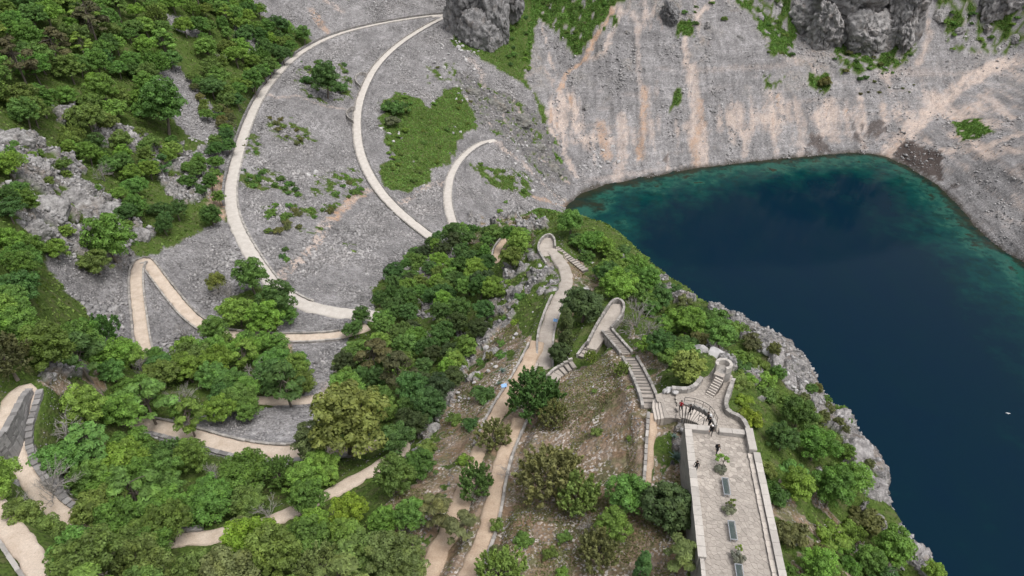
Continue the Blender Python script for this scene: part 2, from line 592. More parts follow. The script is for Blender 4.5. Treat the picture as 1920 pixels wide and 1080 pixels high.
lay('scree', [(340,300),(440,240),(440,300),(400,340),(360,330)], 2.0, seed=8)
lay('scree', [(0,775),(50,735),(55,760),(35,800),(38,870),(85,930),(60,930),(20,890),(0,850)], .3, seed=9)
far_px = [(985,150),(985,70),(1000,-60),(2000,-60),(2050,560),(1920,490),(1870,460),(1830,425),(1800,385),(1760,345),(1700,312),(1655,292),(1600,285),(1520,292),(1450,297),(1370,307),(1250,325),(1120,350),(1062,386),(1050,330),(1020,200)]
farw = np.array([hit(u, v) for u, v in far_px])
far_m = lay('scree', None, 1.5, seed=10, world=farw)
rim = (Z['grass'] > .99) & ((vx > 205) | ((vy > 440) & (vx > 20))) & (vz > LAKE)
Z['grass'][rim] = 0; Z['scree'][rim] = 1
far_m |= rim
under = (vz < LAKE + 1.0) & (vx > 20)
for k in Z:
    Z[k][under] = 0
Z['scree'][under] = 1
# wide downslope streaks of pinkish fines on the far wall
nsk = fbm(vx / 2.4, vy / 22, oct=4, seed=70) * .9 + .75 * fbm(vx / 12, vy / 14, oct=3, seed=71)
band = np.exp(-((vz - (LAKE + 17 + 5 * fbm(vx / 30, vy / 60, oct=2, seed=4))) / 9.5) ** 2)
brk = np.clip(.75 + 1.5 * fbm(vx / 1.6, vy / 2.4, oct=3, seed=73), 0.12, 1)
f = far_m * np.clip((nsk + band * .75 - .45) * 1.7, 0, .9) * (vz > LAKE + 1) * brk
far_z = far_m & (vz > LAKE)
for k in ('scree',):
    Z[k] *= 1 - f
Z['tan'] += f
f2 = far_m * np.clip((nsk + band * .5 - 1.02) * 4, 0, .8) * (vz > LAKE + 1)
Z['tan'] *= 1 - f2; Z['scree'] *= 1 - f2; Z['orange'] += f2
# horizontal strandlines
sl = np.clip(noise(vz * 1.1, vx / 60, seed=33) - .45, 0, 1) * far_m * (vz < LAKE + 40) * (vz > LAKE + 1)
Z['scree'] *= 1 - sl * .7; Z['tan'] += sl * .6
# dirt runs
for i, (zn, px, w, ww) in enumerate([
    ('orange', [(692,356),(650,382),(632,400),(618,412)], 2.6, .9), ('tan', [(618,412),(600,440),(590,462),(560,490),(524,526)], 2.6, .9),
    ('tan', [(500,183),(560,180),(600,196),(650,205)], 1.6, .6), ('tan', [(735,392),(770,370),(800,350),(835,338)], 2.4, .7), ('tan', [(640,390),(700,350),(735,385)], 2.2, .6),
    ('orange', [(615,60),(600,45),(585,20)], 5, .6), ('tan', [(640,20),(610,0)], 5, .6),
    ('orange', [(1150,18),(1118,70),(1105,95),(1100,110)], 3.4, .95), ('tan', [(1165,18),(1145,70),(1135,100),(1105,112)], 3.0, .8), ('tan', [(1155,18),(1190,28),(1196,60)], 4, .6), ('orange', [(1100,110),(1065,135),(1058,150),(1048,170)], 3.0, .8),
    ('tan', [(1048,170),(1060,200),(1058,240),(1060,290),(1080,330)], 3.2, .7), ('tan', [(1195,60),(1198,140),(1205,200)], 3, .45),
    ('tan', [(1335,0),(1308,32),(1285,72),(1284,90),(1290,105),(1282,122)], 2.8, .9), ('tan', [(1232,0),(1225,25),(1240,38)], 2.5, .8),
    ('tan', [(1296,130),(1302,180),(1308,240),(1315,305)], 7, .75), ('orange', [(1312,190),(1316,235),(1300,270),(1306,312)], 4, .6), ('tan', [(1320,240),(1325,312)], 3.5, .7), ('orange', [(1208,170),(1206,240),(1200,295)], 4, .7),
    ('orange', [(1124,232),(1130,262),(1138,295)], 5.5, .6), ('tan', [(1165,220),(1168,290),(1155,335)], 6, .6), ('tan', [(1040,130),(1015,50),(1032,20),(1040,0)], 1.6, .8),
    ('tan', [(1922,112),(1880,118),(1820,150),(1765,190),(1720,235),(1690,262),(1660,292)], 8, .95), ('orange', [(1690,262),(1663,290)], 3.5, .4), ('tan', [(1880,118),(1930,150)], 4, .6),
    ('tan', [(1762,283),(1800,285),(1850,275),(1900,255),(1940,250)], 4.5, .85), ('tan', [(1840,180),(1870,195),(1890,220)], 4, .6), ('tan', [(1735,30),(1745,60),(1735,90),(1720,120)], 4, .8), ('tan', [(1560,200),(1545,230),(1560,250)], 9, .6),
    ('tan', [(1490,190),(1505,240),(1500,290)], 5, .5), ('tan', [(1420,215),(1400,260),(1395,290)], 4, .6), ('tan', [(1450,215),(1455,290)], 3, .6), ('tan', [(1380,200),(1375,260)], 5, .5),
    ('tan', [(930,268),(960,290),(985,310),(1020,345),(1055,375)], 3, .75), ('orange', [(1000,370),(1040,382),(1065,384)], 3, .7), ('tan', [(880,110),(905,140),(905,165)], 4, .5),
    ('orange', [(540,640),(532,665)], 2.2, .8), ('orange', [(410,400),(398,350),(412,330)], 4.5, .8), ('tan', [(640,700),(612,740)], 3.0, .5),
    ('tan', [(1020,700),(1003,715),(985,735)], 1, .2), ('orange', [(1062,590),(1058,620),(1050,640)], 1.6, .7)]):
    streak(zn, px, w, .9, ww, seed=200 + i * 3)
LATE = [('tan', [(905,165),(945,185),(975,215),(1010,255)], 1.3, .8), ('tan', [(925,182),(945,225),(960,262)], 1.0, .7), ('tan', [(870,180),(900,215),(930,250)], 1.1, .7), ('tan', [(960,190),(985,235),(1020,300)], 1.1, .7), ('tan', [(990,290),(1030,310),(1065,345)], 1.2, .7)]
# rock
for i, (px, amp, thr) in enumerate([
    ([(842,-60),(985,-60),(965,25),(915,88),(868,78),(846,35)], .8, None),
    ([(1495,-60),(1740,-60),(1738,40),(1722,82),(1690,78),(1600,86),(1560,76),(1508,58),(1470,15)], 1.5, None),
    ([(1820,-60),(2000,-60),(2000,45),(1900,35),(1850,20)], 2, -.2), ([(850,130),(920,165),(1000,205),(1040,262),(1075,345),(1010,330),(930,255),(870,205)], 2, -.45),
    ([(0,236),(60,255),(130,300),(210,370),(285,440),(250,455),(150,485),(60,435),(0,340)], 3, -.02), ([(175,232),(215,230),(285,262),(280,292),(180,275)], 1.5, -.3),
    ([(280,300),(330,260),(395,330),(395,375),(330,385)], 2, -.25), ([(100,205),(140,205),(150,235),(110,228)], 1.5, -.5), ([(30,420),(70,380),(260,440),(270,480),(230,500)], 2, -.15),
    ([(1405,632),(1430,615),(1470,650),(1600,765),(1672,915),(1672,960),(1640,930),(1605,880),(1560,805),(1510,750),(1450,680)], 1.2, -.3),
    ([(1690,985),(1760,1080),(1720,1080),(1680,1020)], 1, None), ([(1330,590),(1430,620),(1420,660),(1350,620)], 1.5, -.1), ([(1170,470),(1330,590),(1300,600),(1170,500)], 1.5, -.15),
    ([(740,505),(850,432),(880,455),(830,515),(765,545)], 1.2, -.4), ([(985,470),(1040,490),(1050,545),(1000,560),(960,520)], 1.2, .0),
    ([(900,700),(965,580),(1000,490),(950,500),(900,610),(840,735),(750,850),(790,850)], 1.5, -.05), ([(70,690),(150,680),(160,715),(90,725)], .8, -.5), ([(50,840),(110,870),(150,960),(100,930)], 1, -.3),
    ([(780,570),(830,560),(870,640),(800,640)], 1.5, .05), ([(880,400),(1000,395),(1030,430),(960,440),(870,440)], 1.5, -.15), ([(1320,640),(1370,660),(1385,700),(1350,680)], .6, None),
    ([(1262,775),(1290,790),(1290,880),(1262,840)], .3, -.4), ([(1255,860),(1285,880),(1285,925),(1252,915)], .4, -.3), ([(1225,-40),(1275,-40),(1280,45),(1230,30)], 1, None),
    ([(1500,830),(1640,930),(1700,1080),(1640,1080),(1560,950)], 2, .2), ([(1380,700),(1420,680),(1470,750),(1430,760)], 1.2, .1)]):
    m = lay('rock', px, amp, 1.0, thr, 2.5, 300 + i * 5)
    if i in (0, 1, 2, 22):
        Z['darkrock'][m] = 1.0
    elif i == 3:
        Z['darkrock'][m] = .7
for i, (zn, px, w, ww) in enumerate(LATE):
    streak(zn, px, w, 1.4, ww, seed=400 + i * 3)
# green ground cover
for i, (px, amp, thr) in enumerate([
    ([(712,192),(740,174),(775,182),(800,205),(830,172),(868,166),(884,200),(897,236),(878,252),(850,268),(842,300),(812,328),(802,350),(760,360),(716,352),(704,322),(742,292),(724,262),(714,235)], 4, -.62),
    ([(890,310),(960,312),(1003,345),(985,372),(905,345)], 4, -.25), ([(915,82),(975,-30),(1040,-30),(1022,10),(1000,60),(992,130),(940,135),(912,110)], 1.5, None),
    ([(1015,-30),(1205,-30),(1150,15),(1120,55),(1085,112),(1060,75),(1010,40)], 3, -.4), ([(555,130),(600,115),(655,120),(660,180),(610,195),(560,170)], 4, .08),
    ([(500,222),(550,222),(600,260),(580,280),(505,245)], 4, .08), ([(445,320),(500,322),(570,340),(560,372),(450,350)], 4, .08), ([(590,330),(660,310),(690,345),(620,400),(580,372)], 4, .08),
    ([(490,390),(560,380),(600,395),(595,440),(500,430)], 4, .08), ([(460,260),(490,255),(485,300),(455,300)], 1, -.1), ([(1265,168),(1283,165),(1275,195),(1255,208)], .8, -.5),
    ([(1340,-30),(1510,-30),(1480,100),(1440,105),(1420,40)], 4, -.12), ([(1440,50),(1490,60),(1485,108),(1445,108)], 1.5, -.3), ([(1515,138),(1555,140),(1560,178),(1512,172)], 2, -.3),
    ([(1555,80),(1720,76),(1690,130),(1580,145)], 4, -.15), ([(1740,-30),(1940,-30),(1940,70),(1800,100)], 3, .0), ([(1780,225),(1835,222),(1868,250),(1800,268)], 2, -.45), ([(1430,140),(1470,140),(1465,170),(1435,170)], 2, .05),
    ([(1120,20),(1160,30),(1155,65),(1125,60)], 1.5, 0), ([(800,120),(860,120),(850,150),(800,155)], 2, .1), ([(620,455),(680,450),(690,480),(630,485)], 2, .3), ([(1265,40),(1300,40),(1300,70),(1270,70)], 1.5, -.2)]):
    lay('grass', px, amp, 1.0, thr, 3.0, 500 + i * 5)
lay('grass', [(850,130),(920,165),(1000,205),(1040,262),(1070,340),(1010,328),(930,255),(870,205)], 3, 1.0, .16, 2.2, 640)
# dry grass with gravel on the ridge
for i, (px, amp, thr) in enumerate([
    ([(1050,700),(1180,650),(1215,760),(1218,900),(1280,930),(1300,1140),(700,1140),(860,950),(930,800)], 1, None), ([(930,760),(985,640),(960,580),(900,660),(770,880),(700,960),(760,1080),(850,950)], 1.5, -.25),
    ([(1180,600),(1250,690),(1235,720),(1200,690)], 1, -.2), ([(1060,470),(1130,520),(1100,560),(1065,540)], 1, -.2), ([(1228,780),(1275,790),(1282,930),(1225,920)], .5, -.1), ([(85,690),(200,690),(200,760),(110,780)], 1, .0), ([(1410,850),(1480,860),(1620,1000),(1680,1140),(1480,1140)], 2, .05),
    ([(100,930),(160,960),(200,1080),(140,1080)], 1.5, -.1), ([(900,400),(1000,410),(1000,470),(930,490),(870,450)], 1.5, .1)]):
    lay('dry', px, amp, 1.0, thr, 2.5, 700 + i * 5)
# dark wet/organic stains above the shore
for i, (px, amp, thr) in enumerate([([(1675,290),(1700,262),(1765,285),(1766,340),(1730,325)], 1.5, -.7), ([(1510,290),(1520,250),(1545,262),(1560,288)], 1.5, -.2), ([(1600,235),(1660,225),(1665,270),(1600,275)], 3, .1), ([(1240,300),(1252,288),(1250,305)], .8, None), ([(1782,345),(1800,342),(1798,356),(1785,355)], .8, None)]):
    poly = np.array([hit(u, v) for u, v in px])
    s = np.where((np.abs(vx - poly[:, 0].mean()) < 40) & (np.abs(vy - poly[:, 1].mean()) < 40))[0]
    m = inside(vx[s] + amp * fbm(vx[s] / 3, vy[s] / 3, oct=3, seed=900 + i), vy[s] + amp * fbm(vx[s] / 3, vy[s] / 3, oct=3, seed=950 + i), poly)
    if thr is not None:
        m &= fbm(vx[s] / 3, vy[s] / 3, oct=3, seed=920 + i) > thr
    Z['stain'][s[m]] = .9 if i == 0 else .7
Z['wet'] = (np.clip((LAKE + .9 + .5 * noise(vx / 2, vy / 2, seed=8) - vz) / .8, 0, 1) * (vx > 20)).astype(np.float32)

# ---- relief
gyy, gxx = np.gradient(HG, GS)
nx, ny = -samp(gxx, vx, vy), -samp(gyy, vx, vy)
nl = np.sqrt(nx * nx + ny * ny + 1)
nx, ny, nz = nx / nl, ny / nl, 1 / nl
pathclear = np.ones(NV)
PATH_LINES = {}
STEPS = {'stair_a': (2.3, [(1222,768),(1214,742),(1202,714),(1190,690),(1180,673)]), 'stair_b': (2.1, [(1176,666),(1160,648),(1148,634),(1138,622)]), 'stair_c': (1.9, [(1040,462),(1060,478),(1078,492),(1100,509)]),
         'stair_d': (2.2, [(1114,646),(1102,660),(1094,672),(1078,682),(1062,692),(1046,702),(1034,712)]), 'look_b': (3.4, [(1104,652),(1122,622),(1140,595),(1158,572)]), 'look_a': (3.6, [(1034,488),(1026,466),(1027,448)]), 'stair_e': (1.6, [(1005,674),(1000,690),(995,702)])}
for k, (w, px) in STEPS.items():
    PATHW[k] = (w, np.array([hit(u, v) for u, v in px]))
for k, (w, p) in PATHW.items():
    ln = smooth_line(p, .5)
    PATH_LINES[k] = ln
    best = np.full(NV, 99.0)
    bz = np.zeros(NV)
    for s in range(0, len(ln), 16):
        q = ln[s:s + 17]
        x0, y0 = q[:, :2].min(0) - 7; x1, y1 = q[:, :2].max(0) + 7
        idx = np.where((vx > x0) & (vx < x1) & (vy > y0) & (vy < y1))[0]
        if len(idx):
            d = np.sqrt((vx[idx, None] - q[None, :, 0]) ** 2 + (vy[idx, None] - q[None, :, 1]) ** 2)
            j = d.argmin(1)
            dm = d[np.arange(len(idx)), j]
            b = dm < best[idx]
            best[idx[b]] = dm[b]
            bz[idx[b]] = q[j[b], 2]
    cell = np.maximum(.25, _far * .0035)
    f = np.clip((best - (w / 2 + .35 + cell * .6)) / np.maximum(1.6, cell * 2.2), 0, 1)
    f = f * f * (3 - 2 * f)
    mm = best < 90
    vz[mm] = vz[mm] * f[mm] + (bz[mm] - .22) * (1 - f[mm])
    pathclear = np.minimum(pathclear, f)
rk = Z['rock'] * pathclear * np.where(far_m, .35, 1.0)
amp = np.clip(_far / 130, .45, 1.5)
dis = np.zeros(NV)
s_ = np.where(rk > 0)[0]
rx, ry, rz_ = vx[s_], vy[s_], vz[s_]
n1 = 1 - 2 * np.abs(fbm(rx / 9, ry / 9, rz_ / 9, 3, 21))
n2 = 1 - 2 * np.abs(fbm(rx / 3.4, ry / 3.4, rz_ / 3.4, 3, 22))
n3 = fbm(rx / 1.1, ry / 1.1, rz_ / 1.1, 2, 23)
n4 = fbm(rx / .6, ry / .6, rz_ / .6, 2, 24)
stepn = np.abs(((rz_ + 1.2 * n2) / 2.2) % 1.0 - .5)
dis[s_] = rk[s_] * (1.3 * amp[s_] * (n1 - .3) + 1.1 * amp[s_] * (n2 - .2) + .6 * amp[s_] * n3 + .28 * n4 + .9 * (stepn - .25))
sc = (Z['scree'] + Z['tan'] * .3) * pathclear * (vz > LAKE - 2)
dis += sc * (.22 * fbm(vx / 2.2, vy / 2.2, oct=3, seed=31) + .5 * fbm(vx / 11, vy / 11, oct=2, seed=32))
fw_ = np.where(far_m & (vz > LAKE - 3))[0]
qx, qy, qz = vx[fw_], vy[fw_], vz[fw_]
run = 1 - 2 * np.abs(fbm(qx / 7, qy / 38, oct=3, seed=81))
led = np.abs(((qz + 2.5 * fbm(qx / 25, qy / 25, oct=3, seed=82)) / 3.4) % 1.0 - .5)
crag = np.clip(fbm(qx / 14, qy / 14, oct=4, seed=83) - .12, 0, 1) * np.clip((qz - LAKE - 18) / 25, 0, 1)
dis[fw_] += (1 - .5 * Z['rock'][fw_]) * (1.0 * (run - .3) + (.9 + 1.3 * np.clip((qz - LAKE - 22) / 20, 0, 1)) * (led - .25) + 3.8 * crag * (1 - 2 * np.abs(fbm(qx / 3, qy / 3, qz / 3, 2, 84))))
Z['rock'][fw_] = np.maximum(Z['rock'][fw_], np.clip(crag * 4 - .15, 0, .9) * (Z['grass'][fw_] < .5) * (Z['tan'][fw_] < .4))
dis += (Z['dry'] + Z['grass']) * pathclear * (.22 * fbm(vx / 1.6, vy / 1.6, oct=3, seed=41) + .35 * fbm(vx / 6, vy / 6, oct=2, seed=42))
vx2, vy2, vz2 = vx + nx * dis, vy + ny * dis, vz + nz * dis
# keep the ground below the terrace, the plaza and the stairs
nr, nt = RR.shape
ii = np.arange(nr * nt).reshape(nr, nt)
GF = np.stack([ii[:-1, :-1].ravel(), ii[:-1, 1:].ravel(), ii[1:, 1:].ravel(), ii[1:, :-1].ravel()], 1)

# ---- footprints of the masonry, kept clear of ground
def upoly(pts, z):
    return [tuple(un(u, v, z)[:2]) for u, v in pts]


T0 = np.array([18.26, 48.5]); TX = np.array([.9918, -.083]); TY = np.array([-.1285, -.9917])   # terrace: inner corner, across, along
TX = np.array([-TY[1], TY[0]])
TW, TL = 5.30, 26.0


def tpt(a, b):
    return T0 + TX * a + TY * b


terr_poly = [tpt(-1.0, -1.0), tpt(TW + 1.0, -1.0), tpt(TW + 1.0, TL), tpt(-1.0, TL)]
PLZ = -2.0
plaza_px = [(1266,731),(1280,735),(1298,734),(1312,724),(1322,712),(1338,690),(1372,706),(1370,722),(1362,738),(1361,758),(1368,772),(1384,784),(1397,800),(1402,812),(1345,812),(1340,800),(1300,790),(1272,782),(1270,757)]
plaza_poly = upoly(plaza_px, PLZ)
LAND = -2.3
land_px = [(1236,738),(1248,732),(1264,730),(1268,757),(1272,783),(1246,783)]
land_poly = upoly(land_px, LAND)
circ_c = un(1357, 683, -.6)[:2]
for poly, zt in ((terr_poly, -.9), (plaza_poly, -2.7), (land_poly, -2.9)):
    m = inside(vx2, vy2, np.array(poly))
    vz2[m] = np.minimum(vz2[m], zt)
m = (vx2 - circ_c[0]) ** 2 + (vy2 - circ_c[1]) ** 2 < 1.2
vz2[m] = np.minimum(vz2[m], -1.4)

verts = np.stack([vx2, vy2, vz2], 1)
g_me = new_mesh('ground', verts, GF, smooth=True)
for nm, ks in (('cover_a', ('scree', 'grass', 'rock', 'tan')), ('cover_b', ('orange', 'dry', 'wet', 'stain')), ('cover_c', ('darkrock', 'darkrock', 'darkrock', 'darkrock'))):
    at = g_me.color_attributes.new(nm, 'FLOAT_COLOR', 'POINT')
    at.data.foreach_set('color', np.clip(np.stack([Z[k] for k in ks], 1), 0, 1).astype(np.float32).ravel())

t = NT('ground_cover', .95, .1)
a = t.sep(t.attr('cover_a')); aA = t.attr('cover_a', 'Alpha')
b = t.sep(t.attr('cover_b')); bA = t.attr('cover_b', 'Alpha')
fine = t.noise(3.2, 4, .65)
mid = t.noise(.55, 4, .6)
big = t.noise(.06, 3, .5)
cell = t.voro(1.7)
cellv = t.sep(cell)[0]
cell2 = t.sep(t.voro(4.2))[1]
peb = t.math('ADD', t.ramp(cellv, .72, 1.22), t.ramp(cell2, -.2, .2))
tone = t.math('MULTIPLY', peb, t.ramp(big, .84, 1.14, .3, .7))
scree_c = t.scalecol(t.mix(t.ramp(mid, 0, 1, .35, .7), (.216, .21, .213), (.276, .266, .266)), tone)
rockn = t.noise(.9, 5, .7)
crack = t.voro(.55, 'DISTANCE_TO_EDGE', out='Distance')
mp_ = t.n('ShaderNodeMapping'); t.set(mp_.inputs[0], t.pos); mp_.inputs['Scale'].default_value = (.32, .05, .09)
strk = t.noise(1.0, 5, .7, mp_.outputs[0])
scree_c = t.scalecol(scree_c, t.math('MULTIPLY', t.ramp(strk, .76, 1.2, .32, .68), t.ramp(t.noise(.13, 4, .65), .8, 1.16, .32, .68)))
mz_ = t.n('ShaderNodeMapping'); t.set(mz_.inputs[0], t.pos); mz_.inputs['Scale'].default_value = (.035, .035, 1.3)
scree_c = t.scalecol(scree_c, t.ramp(t.noise(1.0, 4, .75, mz_.outputs[0]), .80, 1.2, .3, .7))
rock_c = t.mix(t.ramp(rockn, 0, 1, .38, .62), (.14, .138, .14), (.42, .40, .385))
rock_c = t.mix(t.ramp(t.noise(.25, 4, .6), 0, .75, .5, .68), rock_c, (.30, .25, .21))
rock_c = t.mix(t.ramp(t.noise(1.6, 4, .6), 0, .8, .58, .68), rock_c, (.085, .095, .06))
rock_c = t.mix(t.attr('cover_c', 'Fac'), rock_c, t.mix(t.ramp(t.noise(.5, 5, .7), 0, 1, .4, .66), (.075, .075, .08), (.26, .25, .245)))
grass_c = t.mix(t.ramp(fine, 0, 1, .35, .65), (.042, .07, .016), (.09, .14, .03))
grass_c = t.mix(t.ramp(mid, 0, .6, .48, .7), grass_c, (.135, .12, .07))
dry_c = t.mix(t.ramp(mid, 0, 1, .4, .6), (.215, .15, .1), (.135, .13, .07))
dry_c = t.mix(t.ramp(t.noise(.35, 4, .6), 0, .9, .46, .6), dry_c, (.27, .205, .155))
dry_c = t.mix(t.math('MULTIPLY', t.ramp(cell2, 0, 1, .72, .78), t.ramp(t.noise(.28, 3, .6), 0, 1, .42, .6)), dry_c, (.5, .46, .43))
dry_c = t.scalecol(dry_c, t.ramp(fine, .7, 1.3, .3, .7))
tan_c = t.scalecol(t.mix(t.ramp(mid, 0, 1, .35, .65), (.49, .395, .34), (.58, .475, .41)), t.ramp(cell2, .85, 1.12))
or_c = t.scalecol(t.mix(t.ramp(mid, 0, 1, .35, .65), (.52, .31, .185), (.48, .34, .24)), t.ramp(cell2, .85, 1.12))
c = t.mix(a[1], scree_c, grass_c)
c = t.mix(a[2], c, rock_c)
frag = t.ramp(t.noise(1.5, 5, .78), .5, 1.0, .40, .54)
c = t.mix(t.math('MULTIPLY', aA, frag), c, tan_c)
c = t.mix(t.math('MULTIPLY', b[0], frag), c, or_c)
c = t.mix(b[1], c, dry_c)
c = t.mix(bA, c, (.068, .052, .046))
c = t.mix(t.math('MULTIPLY', b[2], .8), c, (.05, .042, .03))
hgt = t.math('ADD', t.math('MULTIPLY', t.voro(1.7, out='Distance'), -.5), t.math('ADD', t.math('MULTIPLY', fine, .5), t.math('MULTIPLY', t.math('MULTIPLY', rockn, a[2]), 2.0)))
t.bump(hgt, t.math('ADD', .7, t.math('MULTIPLY', a[2], .3)), .55)
M_ground = t.color(c)
ground = obj('terrain', g_me, M_ground, kind='structure', label='steep karst hillsides, scree and ridge around the lake')

# ------------------------------------------------------------------ lake
lx = np.arange(8, 440, 2.5); ly = np.arange(4, 420, 2.5)
LX, LY = np.meshgrid(lx, ly)
hg = height(LX, LY)
li = np.arange(LX.size).reshape(LX.shape)
lf = np.stack([li[:-1, :-1].ravel(), li[:-1, 1:].ravel(), li[1:, 1:].ravel(), li[1:, :-1].ravel()], 1)
ok = (hg.ravel()[lf].min(1) < LAKE + 2.0)
lf = lf[ok]
used = np.unique(lf); rem = -np.ones(LX.size, int); rem[used] = np.arange(len(used))
lv = np.stack([LX.ravel(), LY.ravel(), np.full(LX.size, LAKE)], 1)[used]
l_me = new_mesh('lake', lv, rem[lf], smooth=True)
dep = np.clip(LAKE - hg.ravel()[used], -2, 60)
sn = fbm(lv[:, 0] / 9, lv[:, 1] / 26, oct=3, seed=61)
at = l_me.attributes.new('depth', 'FLOAT', 'POINT')
at.data.foreach_set('value', (dep * (1 + .35 * sn)).astype(np.float32))
t = NT('lake_water', .05, .12)
t.bsdf.inputs['IOR'].default_value = 1.333
d = t.attr('depth', 'Fac')
wob = t.math('ADD', d, t.math('MULTIPLY', t.ramp(t.noise(.13, 5, .65), -1.1, 1.1, .25, .75), t.math('MINIMUM', d, 9.0)))
rp = t.n('ShaderNodeValToRGB')
t.set(rp.inputs[0], t.math('DIVIDE', wob, 50.0))
el = rp.color_ramp.elements
el[0].position = 0.0; el[0].color = (.03, .03, .018, 1)
el[1].position = 1.0; el[1].color = (.0013, .013, .028, 1)
for p_, c_ in ((.03, (.016, .026, .018)), (.07, (.019, .082, .063)), (.16, (.006, .05, .044)), (.27, (.003, .036, .037)), (.42, (.002, .022, .030)), (.62, (.0015, .0145, .027))):
    e = el.new(p_); e.color = (*c_, 1)
wc = t.mix(t.math('MULTIPLY', t.ramp(t.noise(.2, 5, .7), 0, .75, .5, .62), t.ramp(d, 1, 0, 8, 30)), rp.outputs[0], (.0035, .022, .021))
t.bump(t.math('ADD', t.noise(.9, 3, .6), t.math('MULTIPLY', t.noise(4.0, 2, .5), .3)), .06, .12)
M_lake = t.color(wc)
lake = obj('lake', l_me, M_lake, kind='structure', label='deep blue lake with teal shallows along the shore')

# ------------------------------------------------------------------ stone materials
def stone_mat(name, c0, c1, sc_=2.2, lichen=.35, bump=.5, var=1.0, macro=False):
    t = NT(name, .92, .15)
    isl = t.n('ShaderNodeNewGeometry').outputs['Random Per Island']
    c = t.mix(t.noise(sc_, 4, .65), c0, c1)
    c = t.scalecol(c, t.ramp(isl, 1 - .32 * var, 1 + .28 * var))
    c = t.scalecol(c, t.ramp(t.n('ShaderNodeObjectInfo').outputs['Random'], 1 - .14 * var, 1 + .12 * var))
    if macro:
        mp_ = t.n('ShaderNodeMapping'); t.set(mp_.inputs[0], t.pos); mp_.inputs['Scale'].default_value = (.3, .05, .09)
        c = t.scalecol(c, t.math('MULTIPLY', t.ramp(t.noise(1.0, 5, .7, mp_.outputs[0]), .74, 1.24, .32, .68), t.ramp(t.noise(.1, 4, .65), .78, 1.2, .32, .68)))
        c = t.mix(t.ramp(t.noise(.05, 3, .6), 0, .5, .5, .65), c, t.mix(1.0, c, (1.03, 1.0, .985), 'MULTIPLY'))
    c = t.mix(t.ramp(t.noise(sc_ * .6, 4, .7), 0, lichen, .55, .68), c, tuple(x * .35 for x in c0))
    t.bump(t.noise(sc_ * 3, 4, .7), bump, .06)
    return t.color(c)


M_wall = stone_mat('dry_stone', (.24, .23, .22), (.40, .375, .345))
M_wall_dark = stone_mat('grey_retaining_stone', (.165, .16, .16), (.28, .27, .262))
M_stone = stone_mat('loose_stone', (.20, .195, .197), (.41, .398, .393), 1.4, .3, macro=True)
M_boulder = stone_mat('boulder_limestone', (.22, .22, .225), (.48, .465, .455), .8, .55, .9)
M_slab = stone_mat('cut_limestone', (.36, .335, .305), (.50, .47, .435), 2.4, .3, .3)
M_step = stone_mat('step_limestone', (.40, .36, .32), (.55, .50, .45), 2.4, .25, .3)
M_flag = stone_mat('flagstone', (.27, .242, .215), (.43, .388, .345), 2.6, .3, .4, .75)
M_mortar = stone_mat('mortar_bed', (.26, .235, .21), (.37, .335, .30), 3.0, .3, .4, .3)


def path_mat(name, c0, c1):
    t = NT(name, .95, .1)
    c = t.mix(t.ramp(t.noise(.7, 4, .65), 0, 1, .35, .65), c0, c1)
    c = t.scalecol(c, t.ramp(t.noise(7, 4, .7), .82, 1.16, .3, .7))
    c = t.mix(t.ramp(t.noise(1.9, 4, .75), 0, .5, .62, .72), c, tuple(x * .55 for x in c0))
    t.bump(t.noise(9, 4, .7), .4, .05)
    return t.color(c)


M_pgrey = path_mat('pale_gravel', (.47, .435, .395), (.56, .525, .485))
M_pbeige = path_mat('beige_gravel', (.47, .385, .31), (.58, .495, .415))
M_ptan = path_mat('tan_dirt', (.40, .30, .22), (.50, .395, .30))
M_pstone = path_mat('stone_paved_path', (.33, .295, .26), (.44, .395, .35))


def side_dirs(ln):
    tt = np.gradient(ln[:, :2], axis=0)
    tt /= np.linalg.norm(tt, axis=1)[:, None] + 1e-9
    return tt, np.stack([-tt[:, 1], tt[:, 0]], 1)     # tangent, left normal


def ribbon(name, key, mat, label):
    w, _ = PATHW[key]
    ln = PATH_LINES[key]
    tt, nn = side_dirs(ln)
    n = len(ln)
    s = np.arange(n) * .5
    offs = np.array([-1.08, -1, -.8, -.4, 0, .4, .8, 1.0, 1.08]) * w / 2
    zz = np.array([-1.7, -.14, .0, .03, .04, .03, .0, -.14, -1.7])
    V = []
    for j, (o, z) in enumerate(zip(offs, zz)):
        jit = (.2 * noise(s / 1.9, s * 0 + (j > 4), seed=12) + .13 * noise(s / .7, s * 0 + (j > 4), seed=14) if j in (0, 1, 7, 8) else 0)
        V.append(np.concatenate([ln[:, :2] + nn * ((o + jit) if np.isscalar(jit) is False else np.full(n, o))[:, None], (ln[:, 2] + z + .03 * noise(s / 2, s * 0 + j * 3, seed=13))[:, None]], 1))
    V = np.stack(V, 1).reshape(-1, 3)
    i = np.arange(n * 9).reshape(n, 9)
    f = np.stack([i[:-1, 1:].ravel(), i[1:, 1:].ravel(), i[1:, :-1].ravel(), i[:-1, :-1].ravel()], 1)
    f = f[:, ::-1]
    me = new_mesh(name, V, f, smooth=True)
    return obj('path', me, mat, kind='structure', label=label)


